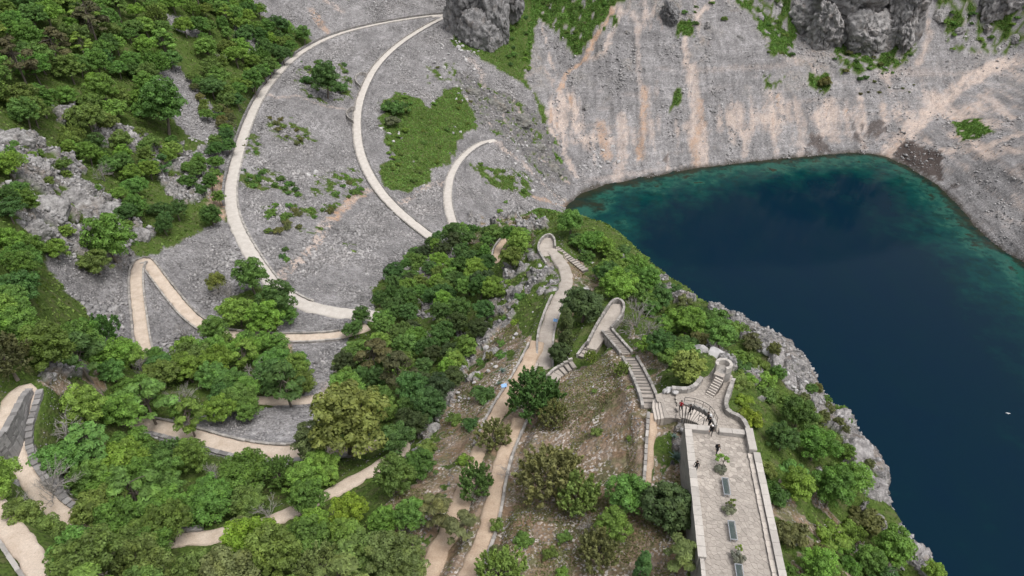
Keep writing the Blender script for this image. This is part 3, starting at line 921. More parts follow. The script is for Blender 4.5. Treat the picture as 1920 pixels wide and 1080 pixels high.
ribbon('path', 'entry', M_pbeige, 'beige gravel path coming in at the bottom left corner')
ribbon('path', 'upper', M_pbeige, 'beige gravel path with a hairpin beside a stone wall, winding through the trees')
ribbon('path', 'middle', M_pbeige, 'beige gravel path above the grey scree pocket')
ribbon('path', 'lower', M_pbeige, 'short beige stretch of path below the narrow scree chute')
ribbon('path', 'hairpin', M_pbeige, 'gravel path with the sharp hairpin under the rock rib')
ribbon('path', 'arc', M_pgrey, 'long pale path curving round the top of the scree bowl')
ribbon('path', 'arc_low', M_pgrey, 'pale path curving through the scree bowl beside the green patch')
ribbon('path', 'lake_arc', M_pgrey, 'lowest pale path bending towards the lake')
ribbon('path', 'ridge', M_ptan, 'tan dirt path running down the ridge')
ribbon('path', 'ridge_high', M_ptan, 'second tan dirt path running above the ridge path')
ribbon('path', 'crest', M_pstone, 'paved stone path along the crest to the far lookout')
ribbon('path', 'dirt', M_ptan, 'narrow orange dirt track beside the terrace wall')
ribbon('path', 'ledge', M_ptan, 'short dirt path on the ledge at the tip of the spur')


def wall_blocks(mb, ln, thick, top, bottom, blk=.75, jit=.05):
    """ln (n,3) line of the wall's middle; top, bottom absolute heights per point"""
    L = np.concatenate([[0], np.cumsum(np.linalg.norm(np.diff(ln[:, :2], axis=0), axis=1))])
    s = 0.0
    while s < L[-1] - .1:
        l_ = min(blk * random.uniform(.75, 1.3), L[-1] - s)
        m_ = s + l_ / 2
        p = [np.interp(m_, L, ln[:, k]) for k in (0, 1)]
        q0 = np.array([np.interp(s, L, ln[:, k]) for k in (0, 1)]); q1 = np.array([np.interp(s + l_, L, ln[:, k]) for k in (0, 1)])
        rz = math.atan2(*(q1 - q0)[::-1])
        tz, bz = float(np.interp(m_, L, top)), float(np.interp(m_, L, bottom))
        dz = float(np.interp(s + l_, L, top) - np.interp(s, L, top))
        tz += random.uniform(-jit, jit)
        # two courses: a body and a slightly proud cap stone
        hb = max(.1, tz - bz - .16)
        nc = max(1, min(6, int(hb / .42)))
        z1 = bz + hb
        for kc in range(nc):
            hc_ = .42 * random.uniform(.8, 1.2) if kc < nc - 1 else z1 - bz
            hc_ = max(.05, min(hc_, z1 - bz))
            off = random.uniform(-.03, .03)
            mb.box((p[0] - math.sin(rz) * off, p[1] + math.cos(rz) * off, z1 - hc_ / 2), (l_ + random.uniform(-.04, .05), thick * .92, hc_ - .02), rz + random.uniform(-.03, .03), jit * .7)
            z1 -= hc_
        mb.box((p[0], p[1], tz - .08 + .003), (l_ - .02, thick * random.uniform(.95, 1.1), .17), rz, jit * .55)
        s += l_


def path_wall(key, side, h, label, thick=.45, s0=0.0, s1=1.0, mat=None, group=None, drop=.5, gap=0.0, hend=None):
    w, _ = PATHW[key]
    ln = PATH_LINES[key]
    tt, nn = side_dirs(ln)
    q = ln.copy()
    q[:, :2] += nn * side * (w / 2 + thick * .3 + gap)
    a, b = int(s0 * len(ln)), max(int(s1 * len(ln)), 2)
    q = q[a:b]
    gz = height(q[:, 0] + nn[a:b, 0] * side * 1.2, q[:, 1] + nn[a:b, 1] * side * 1.2)
    bot = np.minimum(q[:, 2] - .5, gz - drop)
    hh = np.linspace(h, h if hend is None else hend, len(q))
    top = np.maximum(q[:, 2] + hh, 0 * gz - 999)
    mb = MB()
    wall_blocks(mb, q, thick, top, bot)
    return obj('stone_wall', mb.mesh('stone_wall'), mat or M_wall, label=label, cat='wall', group=group or 'dry stone walls along the paths')


path_wall('arc', 1, .95, 'long dry stone wall on the uphill edge of the wide curving path', .6, .22, 1.0, M_wall_dark)
path_wall('arc', -1, .22, 'low dry stone kerb wall on the scree side of the wide curving path', .45, .05, .97)
path_wall('arc_low', -1, .4, 'low winding wall on the outer edge of the path beside the green patch', .4, .03, .97, gap=.1)
path_wall('arc_low', 1, .15, 'retaining wall below the path running down from the rock tower', .6, .0, .97, M_wall_dark, drop=.8)
path_wall('lake_arc', 1, .1, 'low wall on the outer edge of the lowest curved path', .4, .1, .95)
path_wall('lake_arc', -1, .3, 'grey retaining wall on the inner edge of the lowest curved path', .5, .05, .95, M_wall_dark)
path_wall('hairpin', 1, .25, 'low stone wall round the outside of the sharp hairpin', .4, .02, .95)
path_wall('hairpin', -1, .3, 'low stone wall inside the sharp hairpin', .35, .05, .95)
path_wall('upper', -1, .12, 'grey stone wall between the two legs of the lower left hairpin path', .7, .0, .2, M_wall_dark, drop=1.0)
path_wall('upper', 1, .3, 'broad grey retaining wall along the outside of the lower left hairpin', .75, .17, .6, M_wall_dark, drop=1.0)
path_wall('middle', 1, .12, 'rough retaining wall below the beige path over the scree pocket', .6, .05, .9, M_wall_dark, drop=.6)
path_wall('middle', -1, .2, 'low stone edge above the beige path over the scree pocket', .35, .1, .95)
path_wall('entry', 1, .25, 'low stone edge of the path in the bottom left corner', .35, .0, .9)
path_wall('ridge', -1, .18, 'low stone edging on the drop side of the ridge path', .3, .02, .55)
path_wall('ridge_high', 1, .2, 'stone edging along the right-hand ridge path below the dry slope', .3, .0, 1.0)
path_wall('crest', 1, .45, 'low wall on the cliff side of the crest path', .35, .1, .5)
path_wall('crest', -1, .05, 'flat stone kerb on the inner side of the crest path', .3, .05, .6)
path_wall('ledge', 1, .5, 'thin stone wall on the edge of the ledge path at the spur tip', .35, .0, 1.0)
path_wall('dirt', -1, .25, 'low stone edging beside the narrow orange track', .3, .0, 1.0)

# ------------------------------------------------------------------ loose scree stones (uncountable): real stones joined into one object per slope
def stones(name, label, mask_v, count, smin, smax, seed, mat, flat=.62):
    r = np.random.default_rng(seed)
    q = verts[GF]
    area = .5 * np.linalg.norm(np.cross(q[:, 2] - q[:, 0], q[:, 3] - q[:, 1]), axis=1)
    wgt = area * mask_v[GF].mean(1)
    if name == 'rock_fragments':
        wgt = wgt / np.hypot(q[:, 0, 0], q[:, 0, 1])
    # only the ground that the slopes around the photographer's view can show
    cen = q.mean(1)
    az = np.abs(np.degrees(np.arctan2(cen[:, 0], cen[:, 1])))
    wgt = wgt * (az < 47)
    pr = wgt / wgt.sum()
    fi = r.choice(len(GF), count, p=pr)
    uv = r.random((count, 2))[:, :, None]
    P = q[fi, 0] * (1 - uv[:, 0]) * (1 - uv[:, 1]) + q[fi, 1] * uv[:, 0] * (1 - uv[:, 1]) + q[fi, 2] * uv[:, 0] * uv[:, 1] + q[fi, 3] * (1 - uv[:, 0]) * uv[:, 1]
    s = smin * (smax / smin) ** (r.random(count) ** 2.2)
    if name == 'scree_stones':
        s = s * np.clip(.95 + 1.5 * fbm(P[:, 0] / 9, P[:, 1] / 16, oct=3, seed=seed + 60), .45, 2.1)
    if name == 'rock_fragments':
        s = s * np.clip(np.hypot(P[:, 0], P[:, 1]) / 130, .5, 1.3)
    base = np.array([(1, 0, 0), (0, 1, 0), (-1, 0, 0), (0, -1, 0), (0, 0, 1), (0, 0, -1)], float)
    tri = np.array([(0, 1, 4), (1, 2, 4), (2, 3, 4), (3, 0, 4), (1, 0, 5), (2, 1, 5), (3, 2, 5), (0, 3, 5)])
    V = base[None] + r.normal(0, .22, (count, 6, 3))
    V *= (np.stack([np.ones(count), r.uniform(.6, 1, count), r.uniform(.45, flat + .2, count)], 1) * s[:, None] / 2)[:, None]
    a1, a2 = r.uniform(0, 2 * np.pi, count), r.normal(0, .5, count)
    ca, sa, cb, sb = np.cos(a1), np.sin(a1), np.cos(a2), np.sin(a2)
    x, y, z = V[..., 0], V[..., 1], V[..., 2]
    y, z = y * cb[:, None] - z * sb[:, None], y * sb[:, None] + z * cb[:, None]
    x, y = x * ca[:, None] - y * sa[:, None], x * sa[:, None] + y * ca[:, None]
    V = np.stack([x, y, z], -1) + P[:, None] + np.array([0, 0, .1]) * s[:, None, None]
    Fc = (tri[None] + (np.arange(count) * 6)[:, None, None]).reshape(-1, 3)
    me = new_mesh(name, V.reshape(-1, 3), Fc)
    return obj(name, me, mat, kind='stuff', label=label, cat='stones')


stones('rock_fragments', 'jagged broken rock on the cliff tops and outcrops', Z['rock'] * pathclear * (1 - far_m) * (vz2 > LAKE + 5), 21000, .3, 1.5, 4, M_boulder, .9)
edge_m = np.clip((pathclear - .01) * 6, 0, 1) * np.clip((.75 - pathclear) * 3, 0, 1)
stones('gravel', 'small stones spilled along the edges of the paths', edge_m * (vy < 330), 9000, .1, .42, 8, M_stone)
above = (vz2 > LAKE + .05).astype(float)
bowl_m = Z['scree'] * above * pathclear * (1 - far_m)
stones('scree_stones', 'loose grey scree stones covering the bowl below the curving paths', bowl_m, 78000, .36, 1.25, 1, M_stone)
stones('scree_stones', 'loose grey scree stones covering the far wall above the lake', (Z['scree'] + .15 * Z['tan']) * above * far_m, 46000, .45, 1.5, 2, M_stone)
stones('gravel', 'scattered pale pebbles on the dry ridge slope', (Z['dry'] + .25 * Z['rock'] * (1 - far_m)) * pathclear * (fbm(vx / 5, vy / 5, oct=3, seed=77) > -.1) * (vy < 150), 14000, .08, .34, 3, M_stone)

# ------------------------------------------------------------------ foliage
def leaf_mat(name, trans=.25, gloss=.25):
    t = NT(name, .6, gloss)
    oc = t.n('ShaderNodeObjectInfo').outputs['Color']
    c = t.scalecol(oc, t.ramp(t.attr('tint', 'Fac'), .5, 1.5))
    c = t.mix(t.ramp(t.noise(.8, 3, .6), 0, .35, .45, .7), c, t.mix(1.0, c, (1.25, 1.1, .55), 'MULTIPLY'))
    t.color(c)
    tr = t.n('ShaderNodeBsdfTranslucent')
    t.set(tr.inputs[0], t.mix(1.0, c, (1.2, 1.25, .6), 'MULTIPLY'))
    mx = t.n('ShaderNodeMixShader')
    mx.inputs[0].default_value = trans
    t.t.links.new(t.bsdf.outputs[0], mx.inputs[1]); t.t.links.new(tr.outputs[0], mx.inputs[2])
    t.t.links.new(mx.outputs[0], t.out.inputs[0])
    return t.m


M_leaf = leaf_mat('leaves')
M_needle = leaf_mat('needles', .12, .2)
M_bark = stone_mat('bark', (.10, .085, .07), (.20, .175, .15), 5, .3, .6)
M_twig = stone_mat('bare_twigs', (.24, .225, .21), (.36, .34, .32), 5, .2, .3)


def cards(P, Nrm, size, r, aspect=1.6, tint=None):
    """leaf quads at P facing Nrm"""
    n = len(P)
    Nrm = Nrm / (np.linalg.norm(Nrm, axis=1)[:, None] + 1e-9)
    ref = r.normal(0, 1, (n, 3))
    A_ = np.cross(Nrm, ref); A_ /= np.linalg.norm(A_, axis=1)[:, None] + 1e-9
    B_ = np.cross(Nrm, A_)
    s = (size * r.uniform(.65, 1.35, n))[:, None]
    bend = Nrm * s * .18
    V = np.stack([P - A_ * s * aspect / 2, P - B_ * s * .5 + bend, P + A_ * s * aspect / 2, P + B_ * s * .5 + bend], 1)
    t_ = r.random(n) if tint is None else np.clip(tint + r.normal(0, .18, n), 0, 1)
    return V.reshape(-1, 3), np.arange(n * 4).reshape(n, 4), np.repeat(t_, 4)


def leaf_mesh(name, V, Fc, T):
    me = new_mesh(name, V, Fc)
    at = me.attributes.new('tint', 'FLOAT', 'POINT')
    at.data.foreach_set('value', T.astype(np.float32))
    return me


def clump_leaves(r, centers, rads, n, size, up=.35, aspect=1.6, squash=.8):
    k = r.choice(len(centers), n, p=(rads ** 2) / (rads ** 2).sum())
    d = r.normal(0, 1, (n, 3)); d /= np.linalg.norm(d, axis=1)[:, None]
    d[:, 2] = np.where(d[:, 2] < -.35, -d[:, 2], d[:, 2])
    rad = rads[k] * r.uniform(.72, 1.05, n)
    P = centers[k] + d * rad[:, None] * np.array([1, 1, squash])
    Nn = d + np.array([0, 0, up]) + r.normal(0, .45, (n, 3))
    tintc = r.uniform(.25, .75, len(centers))
    return cards(P, Nn, size, r, aspect, tintc[k])


def crown_centers(r, n, rz, cz, shell=(.45, .85), low=-.35, cone=0.0):
    d = r.normal(0, 1, (n * 3, 3)); d /= np.linalg.norm(d, axis=1)[:, None]
    d = d[d[:, 2] > low][:n]
    rad = r.uniform(*shell, len(d))[:, None]
    sx = np.array([r.uniform(.85, 1.12), r.uniform(.85, 1.12), rz])
    c = d * rad * sx
    c[:, 2] += cz
    return c


def trunk_mesh(name, r, top, rad, ends, k=6):
    mb = MB()
    lean = r.normal(0, .06, 2)
    p1 = np.array([lean[0], lean[1], top * .55]); p2 = np.array([lean[0] * 2, lean[1] * 2, top])
    mb.tube([(0, 0, -.25), (0, 0, .05), p1, p2], [rad * 1.5, rad * 1.15, rad * .85, rad * .4], k)
    for e in ends:
        s = p1 * .5 + p2 * .5 if r.random() < .5 else p1
        m_ = (s + e) / 2 + r.normal(0, .05, 3) + np.array([0, 0, -.06])
        mb.tube([s, m_, e], [rad * .45, rad * .3, rad * .1], 5)
    return mb.mesh(name, True)


VAR = {}


def build_variants():
    for i in range(6):      # broadleaf
        r = np.random.default_rng(100 + i)
        sq = (1.0, 1.14, .92, 1.22, 1.05, .85)[i]
        c = crown_centers(r, 92 + 8 * i, (.78, .95, .66, .8, 1.05, .72)[i], 1.12, (.42, 1.02))
        rd = r.uniform(.10, .235, len(c))
        V, Fc, T = clump_leaves(r, c * np.array([sq, 1 / sq, 1]), rd, 9000, .054)
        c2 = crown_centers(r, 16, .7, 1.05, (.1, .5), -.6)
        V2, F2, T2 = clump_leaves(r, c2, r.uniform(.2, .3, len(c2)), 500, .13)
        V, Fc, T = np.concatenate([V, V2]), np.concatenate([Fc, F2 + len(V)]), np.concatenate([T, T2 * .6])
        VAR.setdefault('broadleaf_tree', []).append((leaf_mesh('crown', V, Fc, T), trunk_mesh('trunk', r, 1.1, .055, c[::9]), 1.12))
    for i in range(3):      # dense dark evergreen oak, tufted
        r = np.random.default_rng(200 + i)
        c = crown_centers(r, 95, .82, .95, (.62, .92), -.5)
        rd = r.uniform(.12, .2, len(c))
        V, Fc, T = clump_leaves(r, c, rd, 5200, .06, .7, 2.0)
        c2 = crown_centers(r, 30, .7, .9, (.2, .55), -.5)
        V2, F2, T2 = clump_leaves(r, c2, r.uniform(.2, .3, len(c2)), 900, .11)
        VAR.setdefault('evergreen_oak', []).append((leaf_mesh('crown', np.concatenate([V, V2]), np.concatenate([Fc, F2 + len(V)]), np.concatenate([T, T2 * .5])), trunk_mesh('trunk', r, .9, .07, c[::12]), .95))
    for i in range(3):      # juniper: upswept sprays
        r = np.random.default_rng(300 + i)
        c = crown_centers(r, 170, .85, .85, (.4, .98), -.6)
        Vs, Fs, Ts, nv = [], [], [], 0
        for q in c:
            dr = q - np.array([0, 0, .3]); dr /= np.linalg.norm(dr); dr = dr + np.array([0, 0, .55]) + r.normal(0, .18, 3); dr /= np.linalg.norm(dr)
            n = 36
            s = r.random(n) ** .8
            P = q + dr * (s[:, None] - .35) * .34 + r.normal(0, .045, (n, 3)) * (1.2 - s[:, None])
            V, Fc, T = cards(P, r.normal(0, 1, (n, 3)) + np.array([0, 0, .6]), .058, r, 2.2, .3 + .4 * s)
            Vs.append(V); Fs.append(Fc + nv); Ts.append(T); nv += len(V)
        VAR.setdefault('juniper', []).append((leaf_mesh('crown', np.concatenate(Vs), np.concatenate(Fs), np.concatenate(Ts)), trunk_mesh('trunk', r, .8, .06, c[::10]), .85))
    for i in range(3):      # pine: layered flat sprays on a tall bare trunk
        r = np.random.default_rng(400 + i)
        n = 22
        ang = r.uniform(0, 6.28, n); zz = np.linspace(1.1, 2.7, n); rad = .85 * (1 - ((zz - 1.3) / 1.7) ** 2).clip(.08) * r.uniform(.6, 1.1, n)
        c = np.stack([np.cos(ang) * rad, np.sin(ang) * rad, zz], 1)
        V, Fc, T = clump_leaves(r, c, r.uniform(.2, .36, n), 2300, .075, .9, 3.0, .4)
        VAR.setdefault('pine_tree', []).append((leaf_mesh('crown', V, Fc, T), trunk_mesh('trunk', r, 2.6, .06, c), 1.8))
    for i in range(2):      # cypress
        r = np.random.default_rng(500 + i)
        n = 90
        zz = r.uniform(.2, 4.6, n); rad = .8 * np.sqrt(np.clip(1 - (zz / 4.9) ** 1.8, .02, 1)) * r.uniform(.6, 1, n); ang = r.uniform(0, 6.28, n)
        c = np.stack([np.cos(ang) * rad, np.sin(ang) * rad, zz], 1)
        V, Fc, T = clump_leaves(r, c, r.uniform(.2, .3, n), 4200, .1, .9, 2.2, 1.5)
        VAR.setdefault('cypress', []).append((leaf_mesh('crown', V, Fc, T), trunk_mesh('trunk', r, 2.0, .08, []), 2.4))
    for i in range(5):      # shrubs
        r = np.random.default_rng(600 + i)
        c = crown_centers(r, 30, .62, .38, (.3, .95), -.2)
        V, Fc, T = clump_leaves(r, c, r.uniform(.15, .32, len(c)), 2600, .09)
        VAR.setdefault('shrub', []).append((leaf_mesh('foliage', V, Fc, T), None, .42))
    for i in range(3):      # bare branching trees
        r = np.random.default_rng(700 + i)
        mb = MB()

        def grow(p, d, l, rad, lv):
            q = p + d * l
            mb.tube([p, (p + q) / 2 + r.normal(0, .05 * l, 3), q], [rad, rad * .8, rad * .6], 4)
            if lv:
                for _ in range(3 if lv > 1 else 4):
                    e = d + r.normal(0, .55, 3); e /= np.linalg.norm(e)
                    if e[2] < -.1: e[2] *= -.5
                    grow(q if r.random() < .6 else (p + q) / 2, e, l * r.uniform(.6, .85), rad * .6, lv - 1)
        for _ in range(3):
            e = np.array([r.normal(0, .4), r.normal(0, .4), 1.0])
            grow(np.array([0, 0, -.1]), e / np.linalg.norm(e), .62, .035, 4)
        VAR.setdefault('bare_tree', []).append((mb.mesh('branches'), None, .9))
    for i in range(3):      # sparse saplings
        r = np.random.default_rng(800 + i)
        c = crown_centers(r, 11, .8, 1.2, (.4, .95), -.4)
        V, Fc, T = clump_leaves(r, c, r.uniform(.12, .22, len(c)), 520, .11)
        VAR.setdefault('young_tree', []).append((leaf_mesh('crown', V, Fc, T), trunk_mesh('trunk', r, 1.3, .035, c), 1.2))


build_variants()
VAR['evergreen_tree'] = VAR['broadleaf_tree'][:3]

GREEN = {
 'bright': (.165, .285, .055), 'mid': (.122, .232, .053), 'deep': (.078, .156, .043), 'dark': (.062, .094, .037), 'olive': (.142, .157, .06),
 'lime': (.185, .275, .036), 'yellow': (.19, .23, .06), 'grey': (.145, .16, .105), 'moss': (.135, .205, .05), 'brown': (.10, .10, .047), 'pale': (.165, .205, .075), 'sage': (.18, .205, .15)}
PLACED = []


def plant(kind, xyz, rad, color, label, cat, group=None, rz=None, tilt=0.0, var=None):
    vs_ = VAR[kind]
    i = random.randrange(len(vs_)) if var is None else var
    cm, tm, hc = vs_[i]
    rz = random.uniform(0, 6.28) if rz is None else rz
    jit = random.uniform(.85, 1.15)
    cc = tuple(np.clip(np.array(GREEN[color]) * jit * np.array([random.uniform(.9, 1.12), 1, random.uniform(.85, 1.15)]), 0, 1))
    mat = M_needle if kind in ('juniper', 'pine_tree', 'cypress', 'evergreen_oak') else M_leaf
    name = {'evergreen_tree': 'evergreen_tree'}.get(kind, kind)
    sx, sz = rad * random.uniform(.95, 1.06), rad * random.uniform(.9, 1.12)
    if tm is None:
        o = bpy.data.objects.new(kind, cm)
        if len(cm.materials) == 0: cm.materials.append(M_twig if kind == 'bare_tree' else mat)
        o.color = (*cc, 1)
        root = o
        col.objects.link(o)
    else:
        root = bpy.data.objects.new(kind, None)
        root.empty_display_size = .3
        col.objects.link(root)
        for nm, me, m_ in (('trunk', tm, M_bark), ('crown', cm, mat)):
            if len(me.materials) == 0: me.materials.append(m_)
            o = bpy.data.objects.new(nm, me)
            o.color = (*cc, 1)
            col.objects.link(o)
            o.parent = root
    root.location = (float(xyz[0]), float(xyz[1]), float(xyz[2]) - .05 * rad)
    root.rotation_euler = (random.uniform(-.05, .05) + tilt, random.uniform(-.05, .05), rz)
    root.scale = (sx, sx, sz)
    tag(root, label, cat, group)
    root['_col'] = color
    PLACED.append((xyz[0], xyz[1], rad))
    return root


def survey_base(u, v, rpx, hc):
    """foot of a plant whose crown centre is seen at (u, v) with radius rpx"""
    bu, bv = u, v
    for _ in range(5):
        p = hit(bu, bv)
        dep_ = proj(p)[2]
        rad = rpx * dep_ / FPX
        pu, pv, _d = proj(p + np.array([0, 0, hc * rad]))
        bu += (u - pu); bv += (v - pv)
    return p, rad


def put(kind, u, v, rpx, color, label, cat='tree', group=None, **kw):
    p, rad = survey_base(u, v, rpx, VAR[kind][0][2])
    return plant(kind, p, rad, color, label, cat, group, **kw)

# ------------------------------------------------------------------ what must stay open to view (survey outlines)
_vis = {
 'arc': [(655,588),(600,580),(560,568)], 'arc2': [(480,490),(455,450),(434,400),(431,350),(443,300),(460,240),(482,190),(512,145),(562,97),(630,63),(720,42),(838,27)],
 'low': [(838,30),(745,83),(682,165),(669,250),(702,345),(777,421),(803,441)], 'lake': [(846,408),(838,370),(845,325),(868,291),(928,262)],
 'hp': [(263,640),(255,540),(262,490),(275,490),(320,550),(358,596)], 'hp2': [(540,634),(600,632),(636,628)], 'lw': [(490,750),(550,751),(618,743)], 'md': [(245,793),(300,799),(360,816),(440,839),(515,850)],
 'up': [(2,790),(25,740),(48,722),(60,733),(44,775),(33,815),(38,870)], 'up2': [(140,985),(180,1000)], 'up3': [(355,1012),(425,1000)], 'up4': [(500,975),(550,958)], 'up5': [(620,925),(700,882)], 'en': [(5,985),(30,1010),(75,1075)],
 'rg': [(1008,640),(985,688),(960,728),(938,768)], 'rg2': [(908,835),(893,872)], 'rg3': [(865,940),(858,955)], 'rg4': [(832,1015),(800,1072)], 'rh': [(943,855),(931,905),(920,965),(895,1040),(880,1075)],
 'cr': [(1022,690),(1022,630),(1032,595),(1062,535),(1062,508),(1028,455)], 'vp2': [(1155,570),(1120,630),(1100,655)], 'st': [(1140,622),(1185,680),(1210,740),(1228,770)], 'dt': [(1222,790),(1218,885)],
 'ldg': [(928,480),(940,455)], 'st1': [(1040,465),(1095,505)]}
VIS = np.concatenate([dens(np.array(p, float), 5.0) for p in _vis.values()])
OPEN_POLYS = [np.array(p, float) for p in (
    [(1298,645),(1372,645),(1372,690),(1335,690)],
    [(88,475),(200,508),(245,505),(258,645),(225,645),(195,585),(125,565)],
    [(1262,728),(1372,690),(1375,740),(1412,810),(1475,1090),(1300,1090),(1280,800),(1228,775)],
    [(300,475),(415,420),(480,500),(440,510),(385,545),(360,590)], [(262,500),(300,520),(380,640),(275,650)], [(545,570),(645,600),(640,640),(620,690),(625,750),(590,740),(600,690),(545,640)],
    [(430,800),(590,760),(560,800),(520,840),(400,810)], [(560,430),(690,370),(800,440),(740,490),(700,530),(690,575),(560,545),(530,520)])]


_op = []
for P_ in OPEN_POLYS[:1] + OPEN_POLYS[1:2] + OPEN_POLYS[3:]:
    X_, Y_ = np.meshgrid(np.arange(P_[:, 0].min(), P_[:, 0].max(), 9.0), np.arange(P_[:, 1].min(), P_[:, 1].max(), 9.0))
    m_ = inside(X_.ravel(), Y_.ravel(), P_)
    _op.append(np.stack([X_.ravel()[m_], Y_.ravel()[m_]], 1))
OPENPTS = np.concatenate(_op)


def clear_view(pu, pv, rp):
    if ((OPENPTS[:, 0] - pu) ** 2 + (OPENPTS[:, 1] - pv) ** 2 < (rp * .72) ** 2).any():
        return False
    if ((VIS[:, 0] - pu) ** 2 + (VIS[:, 1] - pv) ** 2 < (rp * .92) ** 2).any():
        return False
    q = np.array([pu]); w = np.array([pv])
    return not any(inside(q, w, P_)[0] for P_ in OPEN_POLYS)


AUTO_T = []


def fill(kind_w, px, rmin, rmax, spacing, colors, label, cat, group, seed, maxn=200, hide=True):
    r = np.random.default_rng(seed)
    poly = np.array(px, float)
    W = np.array([hit(u, v) for u, v in px] + [hit(u, v + 25) for u, v in px])
    x0, y0 = W[:, :2].min(0) - 4; x1, y1 = W[:, :2].max(0) + 4
    kinds = list(kind_w)
    kp = np.array([kind_w[k] for k in kinds], float); kp /= kp.sum()
    n = 0
    tries = int((x1 - x0) * (y1 - y0) / (rmin ** 2) * 5) + 60
    for _ in range(min(tries, 9000)):
        x, y = r.uniform(x0, x1), r.uniform(y0, y1)
        kind = kinds[r.choice(len(kinds), p=kp)]
        rad = r.uniform(rmin, rmax)
        z = float(height(x, y))
        hc = VAR[kind][0][2]
        pu, pv, dep_ = proj((x, y, z + hc * rad))
        if dep_ < 5 or not inside(np.array([pu]), np.array([pv]), poly)[0]:
            continue
        if z < LAKE + .5:
            continue
        if PLACED:
            A_ = np.array(PLACED)
            if ((A_[:, 0] - x) ** 2 + (A_[:, 1] - y) ** 2 < (spacing * .5 * (A_[:, 2] + rad)) ** 2).any():
                continue
        if hide and not clear_view(pu, pv, FPX * rad / dep_):
            continue
        h_ = hit(pu, pv)
        if np.hypot(h_[0], h_[1]) < np.hypot(x, y) - 5 * rad - 6:
            continue
        AUTO_T.append(plant(kind, (x, y, z), rad, colors[r.integers(len(colors))], label, cat, group))
        n += 1
        if n >= maxn:
            break
    return n


# ------------------------------------------------------------------ single trees one can point to
B, J, O, S = 'broadleaf_tree', 'juniper', 'evergreen_oak', 'shrub'
put(B, 645, 790, 74, 'yellow', 'large round yellow-green tree overhanging the end of the middle path')
put(B, 585, 832, 40, 'pale', 'smaller pale green tree against the left side of the big yellow-green tree')
put(O, 1258, 945, 58, 'dark', 'big dense dark green evergreen oak leaning over the left wall of the terrace')
put(J, 1038, 892, 64, 'olive', 'broad olive juniper in the middle of the dry slope')
put(J, 1085, 930, 44, 'moss', 'mossy green juniper against the right side of the broad olive one')
put(J, 1002, 742, 54, 'deep', 'big dark juniper at the meeting of the paths on the ridge')
put(J, 1038, 778, 28, 'olive', 'pale olive juniper tucked below the big dark juniper')
put(J, 925, 812, 33, 'olive', 'olive juniper covering the ridge path')
put(J, 1122, 1035, 40, 'olive', 'round grey-green juniper at the bottom below the dry slope')
put(J, 940, 1072, 48, 'moss', 'spreading juniper at the bottom edge beside the ridge paths')
put('cypress', 1206, 1058, 17, 'deep', 'leaning pointed cypress at the bottom below the evergreen oak')
put('pine_tree', 1275, 1035, 34, 'pale', 'sparse pale pine against the terrace wall at the bottom')
put('cypress', 1062, 622, 17, 'dark', 'dark pointed cypress beside the crest path')
put(O, 1095, 572, 40, 'dark', 'dark evergreen bush mass between the crest path and the second lookout')
put(O, 1050, 660, 22, 'dark', 'dark evergreen shrub at the foot of the cypress', 'shrub')
put(O, 1290, 688, 38, 'yellow', 'round yellow-olive bush beside the rocks of the plaza', 'shrub')
put(B, 1180, 925, 42, 'mid', 'fresh green tree left of the evergreen oak')
put(B, 1150, 985, 36, 'moss', 'loose green tree below the broad olive juniper')
put('bare_tree', 1108, 985, 22, 'grey', 'bare grey bush between the juniper and the loose green tree', 'shrub')
put(J, 892, 905, 36, 'deep', 'dark juniper with grey bare branches between the two ridge paths')
put('bare_tree', 905, 920, 26, 'grey', 'bare grey branches beside the dark juniper between the ridge paths', 'shrub')
put('bare_tree', 965, 875, 26, 'grey', 'grey twiggy bush on the edge of the upper ridge path', 'shrub')
put('pine_tree', 865, 985, 30, 'olive', 'small pine with a bare trunk between the two ridge paths')
put('pine_tree', 815, 950, 34, 'olive', 'thin olive pine on the drop side of the ridge path')
put(B, 740, 1042, 54, 'pale', 'round pale green tree at the bottom left of the ridge path')
put(B, 738, 895, 40, 'moss', 'round mossy green tree right of the shaded path')
put(B, 788, 868, 32, 'deep', 'deep green tree touching the round mossy tree')
put(B, 722, 975, 34, 'bright', 'bright green tree below the shaded path')
put(B, 770, 965, 36, 'mid', 'mid green tree beside the thin olive pine')
put(B, 742, 826, 34, 'deep', 'deep green tree right of the big yellow-green tree')
put(S, 908, 740, 29, 'deep', 'dense green bush left of the blue sign board', 'shrub')
put(S, 885, 795, 20, 'deep', 'dense green bush on the edge of the ridge path below the sign', 'shrub')
put(S, 870, 865, 17, 'bright', 'small bright bush against the ridge path', 'shrub')
put(S, 965, 605, 9, 'lime', 'little lime green bush on the pale rock slope', 'shrub')
put(S, 817, 710, 18, 'lime', 'bright lime green bush low on the wooded flank', 'shrub')
put(B, 1500, 775, 36, 'deep', 'dense deep green tree below the cliff top rock')
put(B, 1530, 835, 36, 'mid', 'green tree below the deep green one on the cliff slope')
put(B, 1468, 822, 30, 'deep', 'shaded green tree right of the terrace corner')
put(B, 1500, 912, 34, 'bright', 'bright green tree in the middle of the cliff slope')
put(B, 1560, 920, 42, 'mid', 'mid green tree between the bright tree and the cliff edge')
put(B, 1602, 905, 34, 'bright', 'light green tree at the cliff edge')
put(B, 1538, 1060, 36, 'bright', 'bright green tree at the bottom right of the terrace')
put(B, 1680, 1030, 42, 'bright', 'big bright green tree hanging over the lake at the bottom')
put(B, 1632, 1052, 34, 'mid', 'green tree left of the one hanging over the lake')
put(B, 1752, 1072, 20, 'bright', 'small green tree at the bottom on the cliff edge over the water')
put(S, 1408, 785, 26, 'lime', 'bright lime green bush against the plaza wall', 'shrub')
put(S, 1395, 752, 20, 'lime', 'lime green bush further up against the plaza wall', 'shrub')
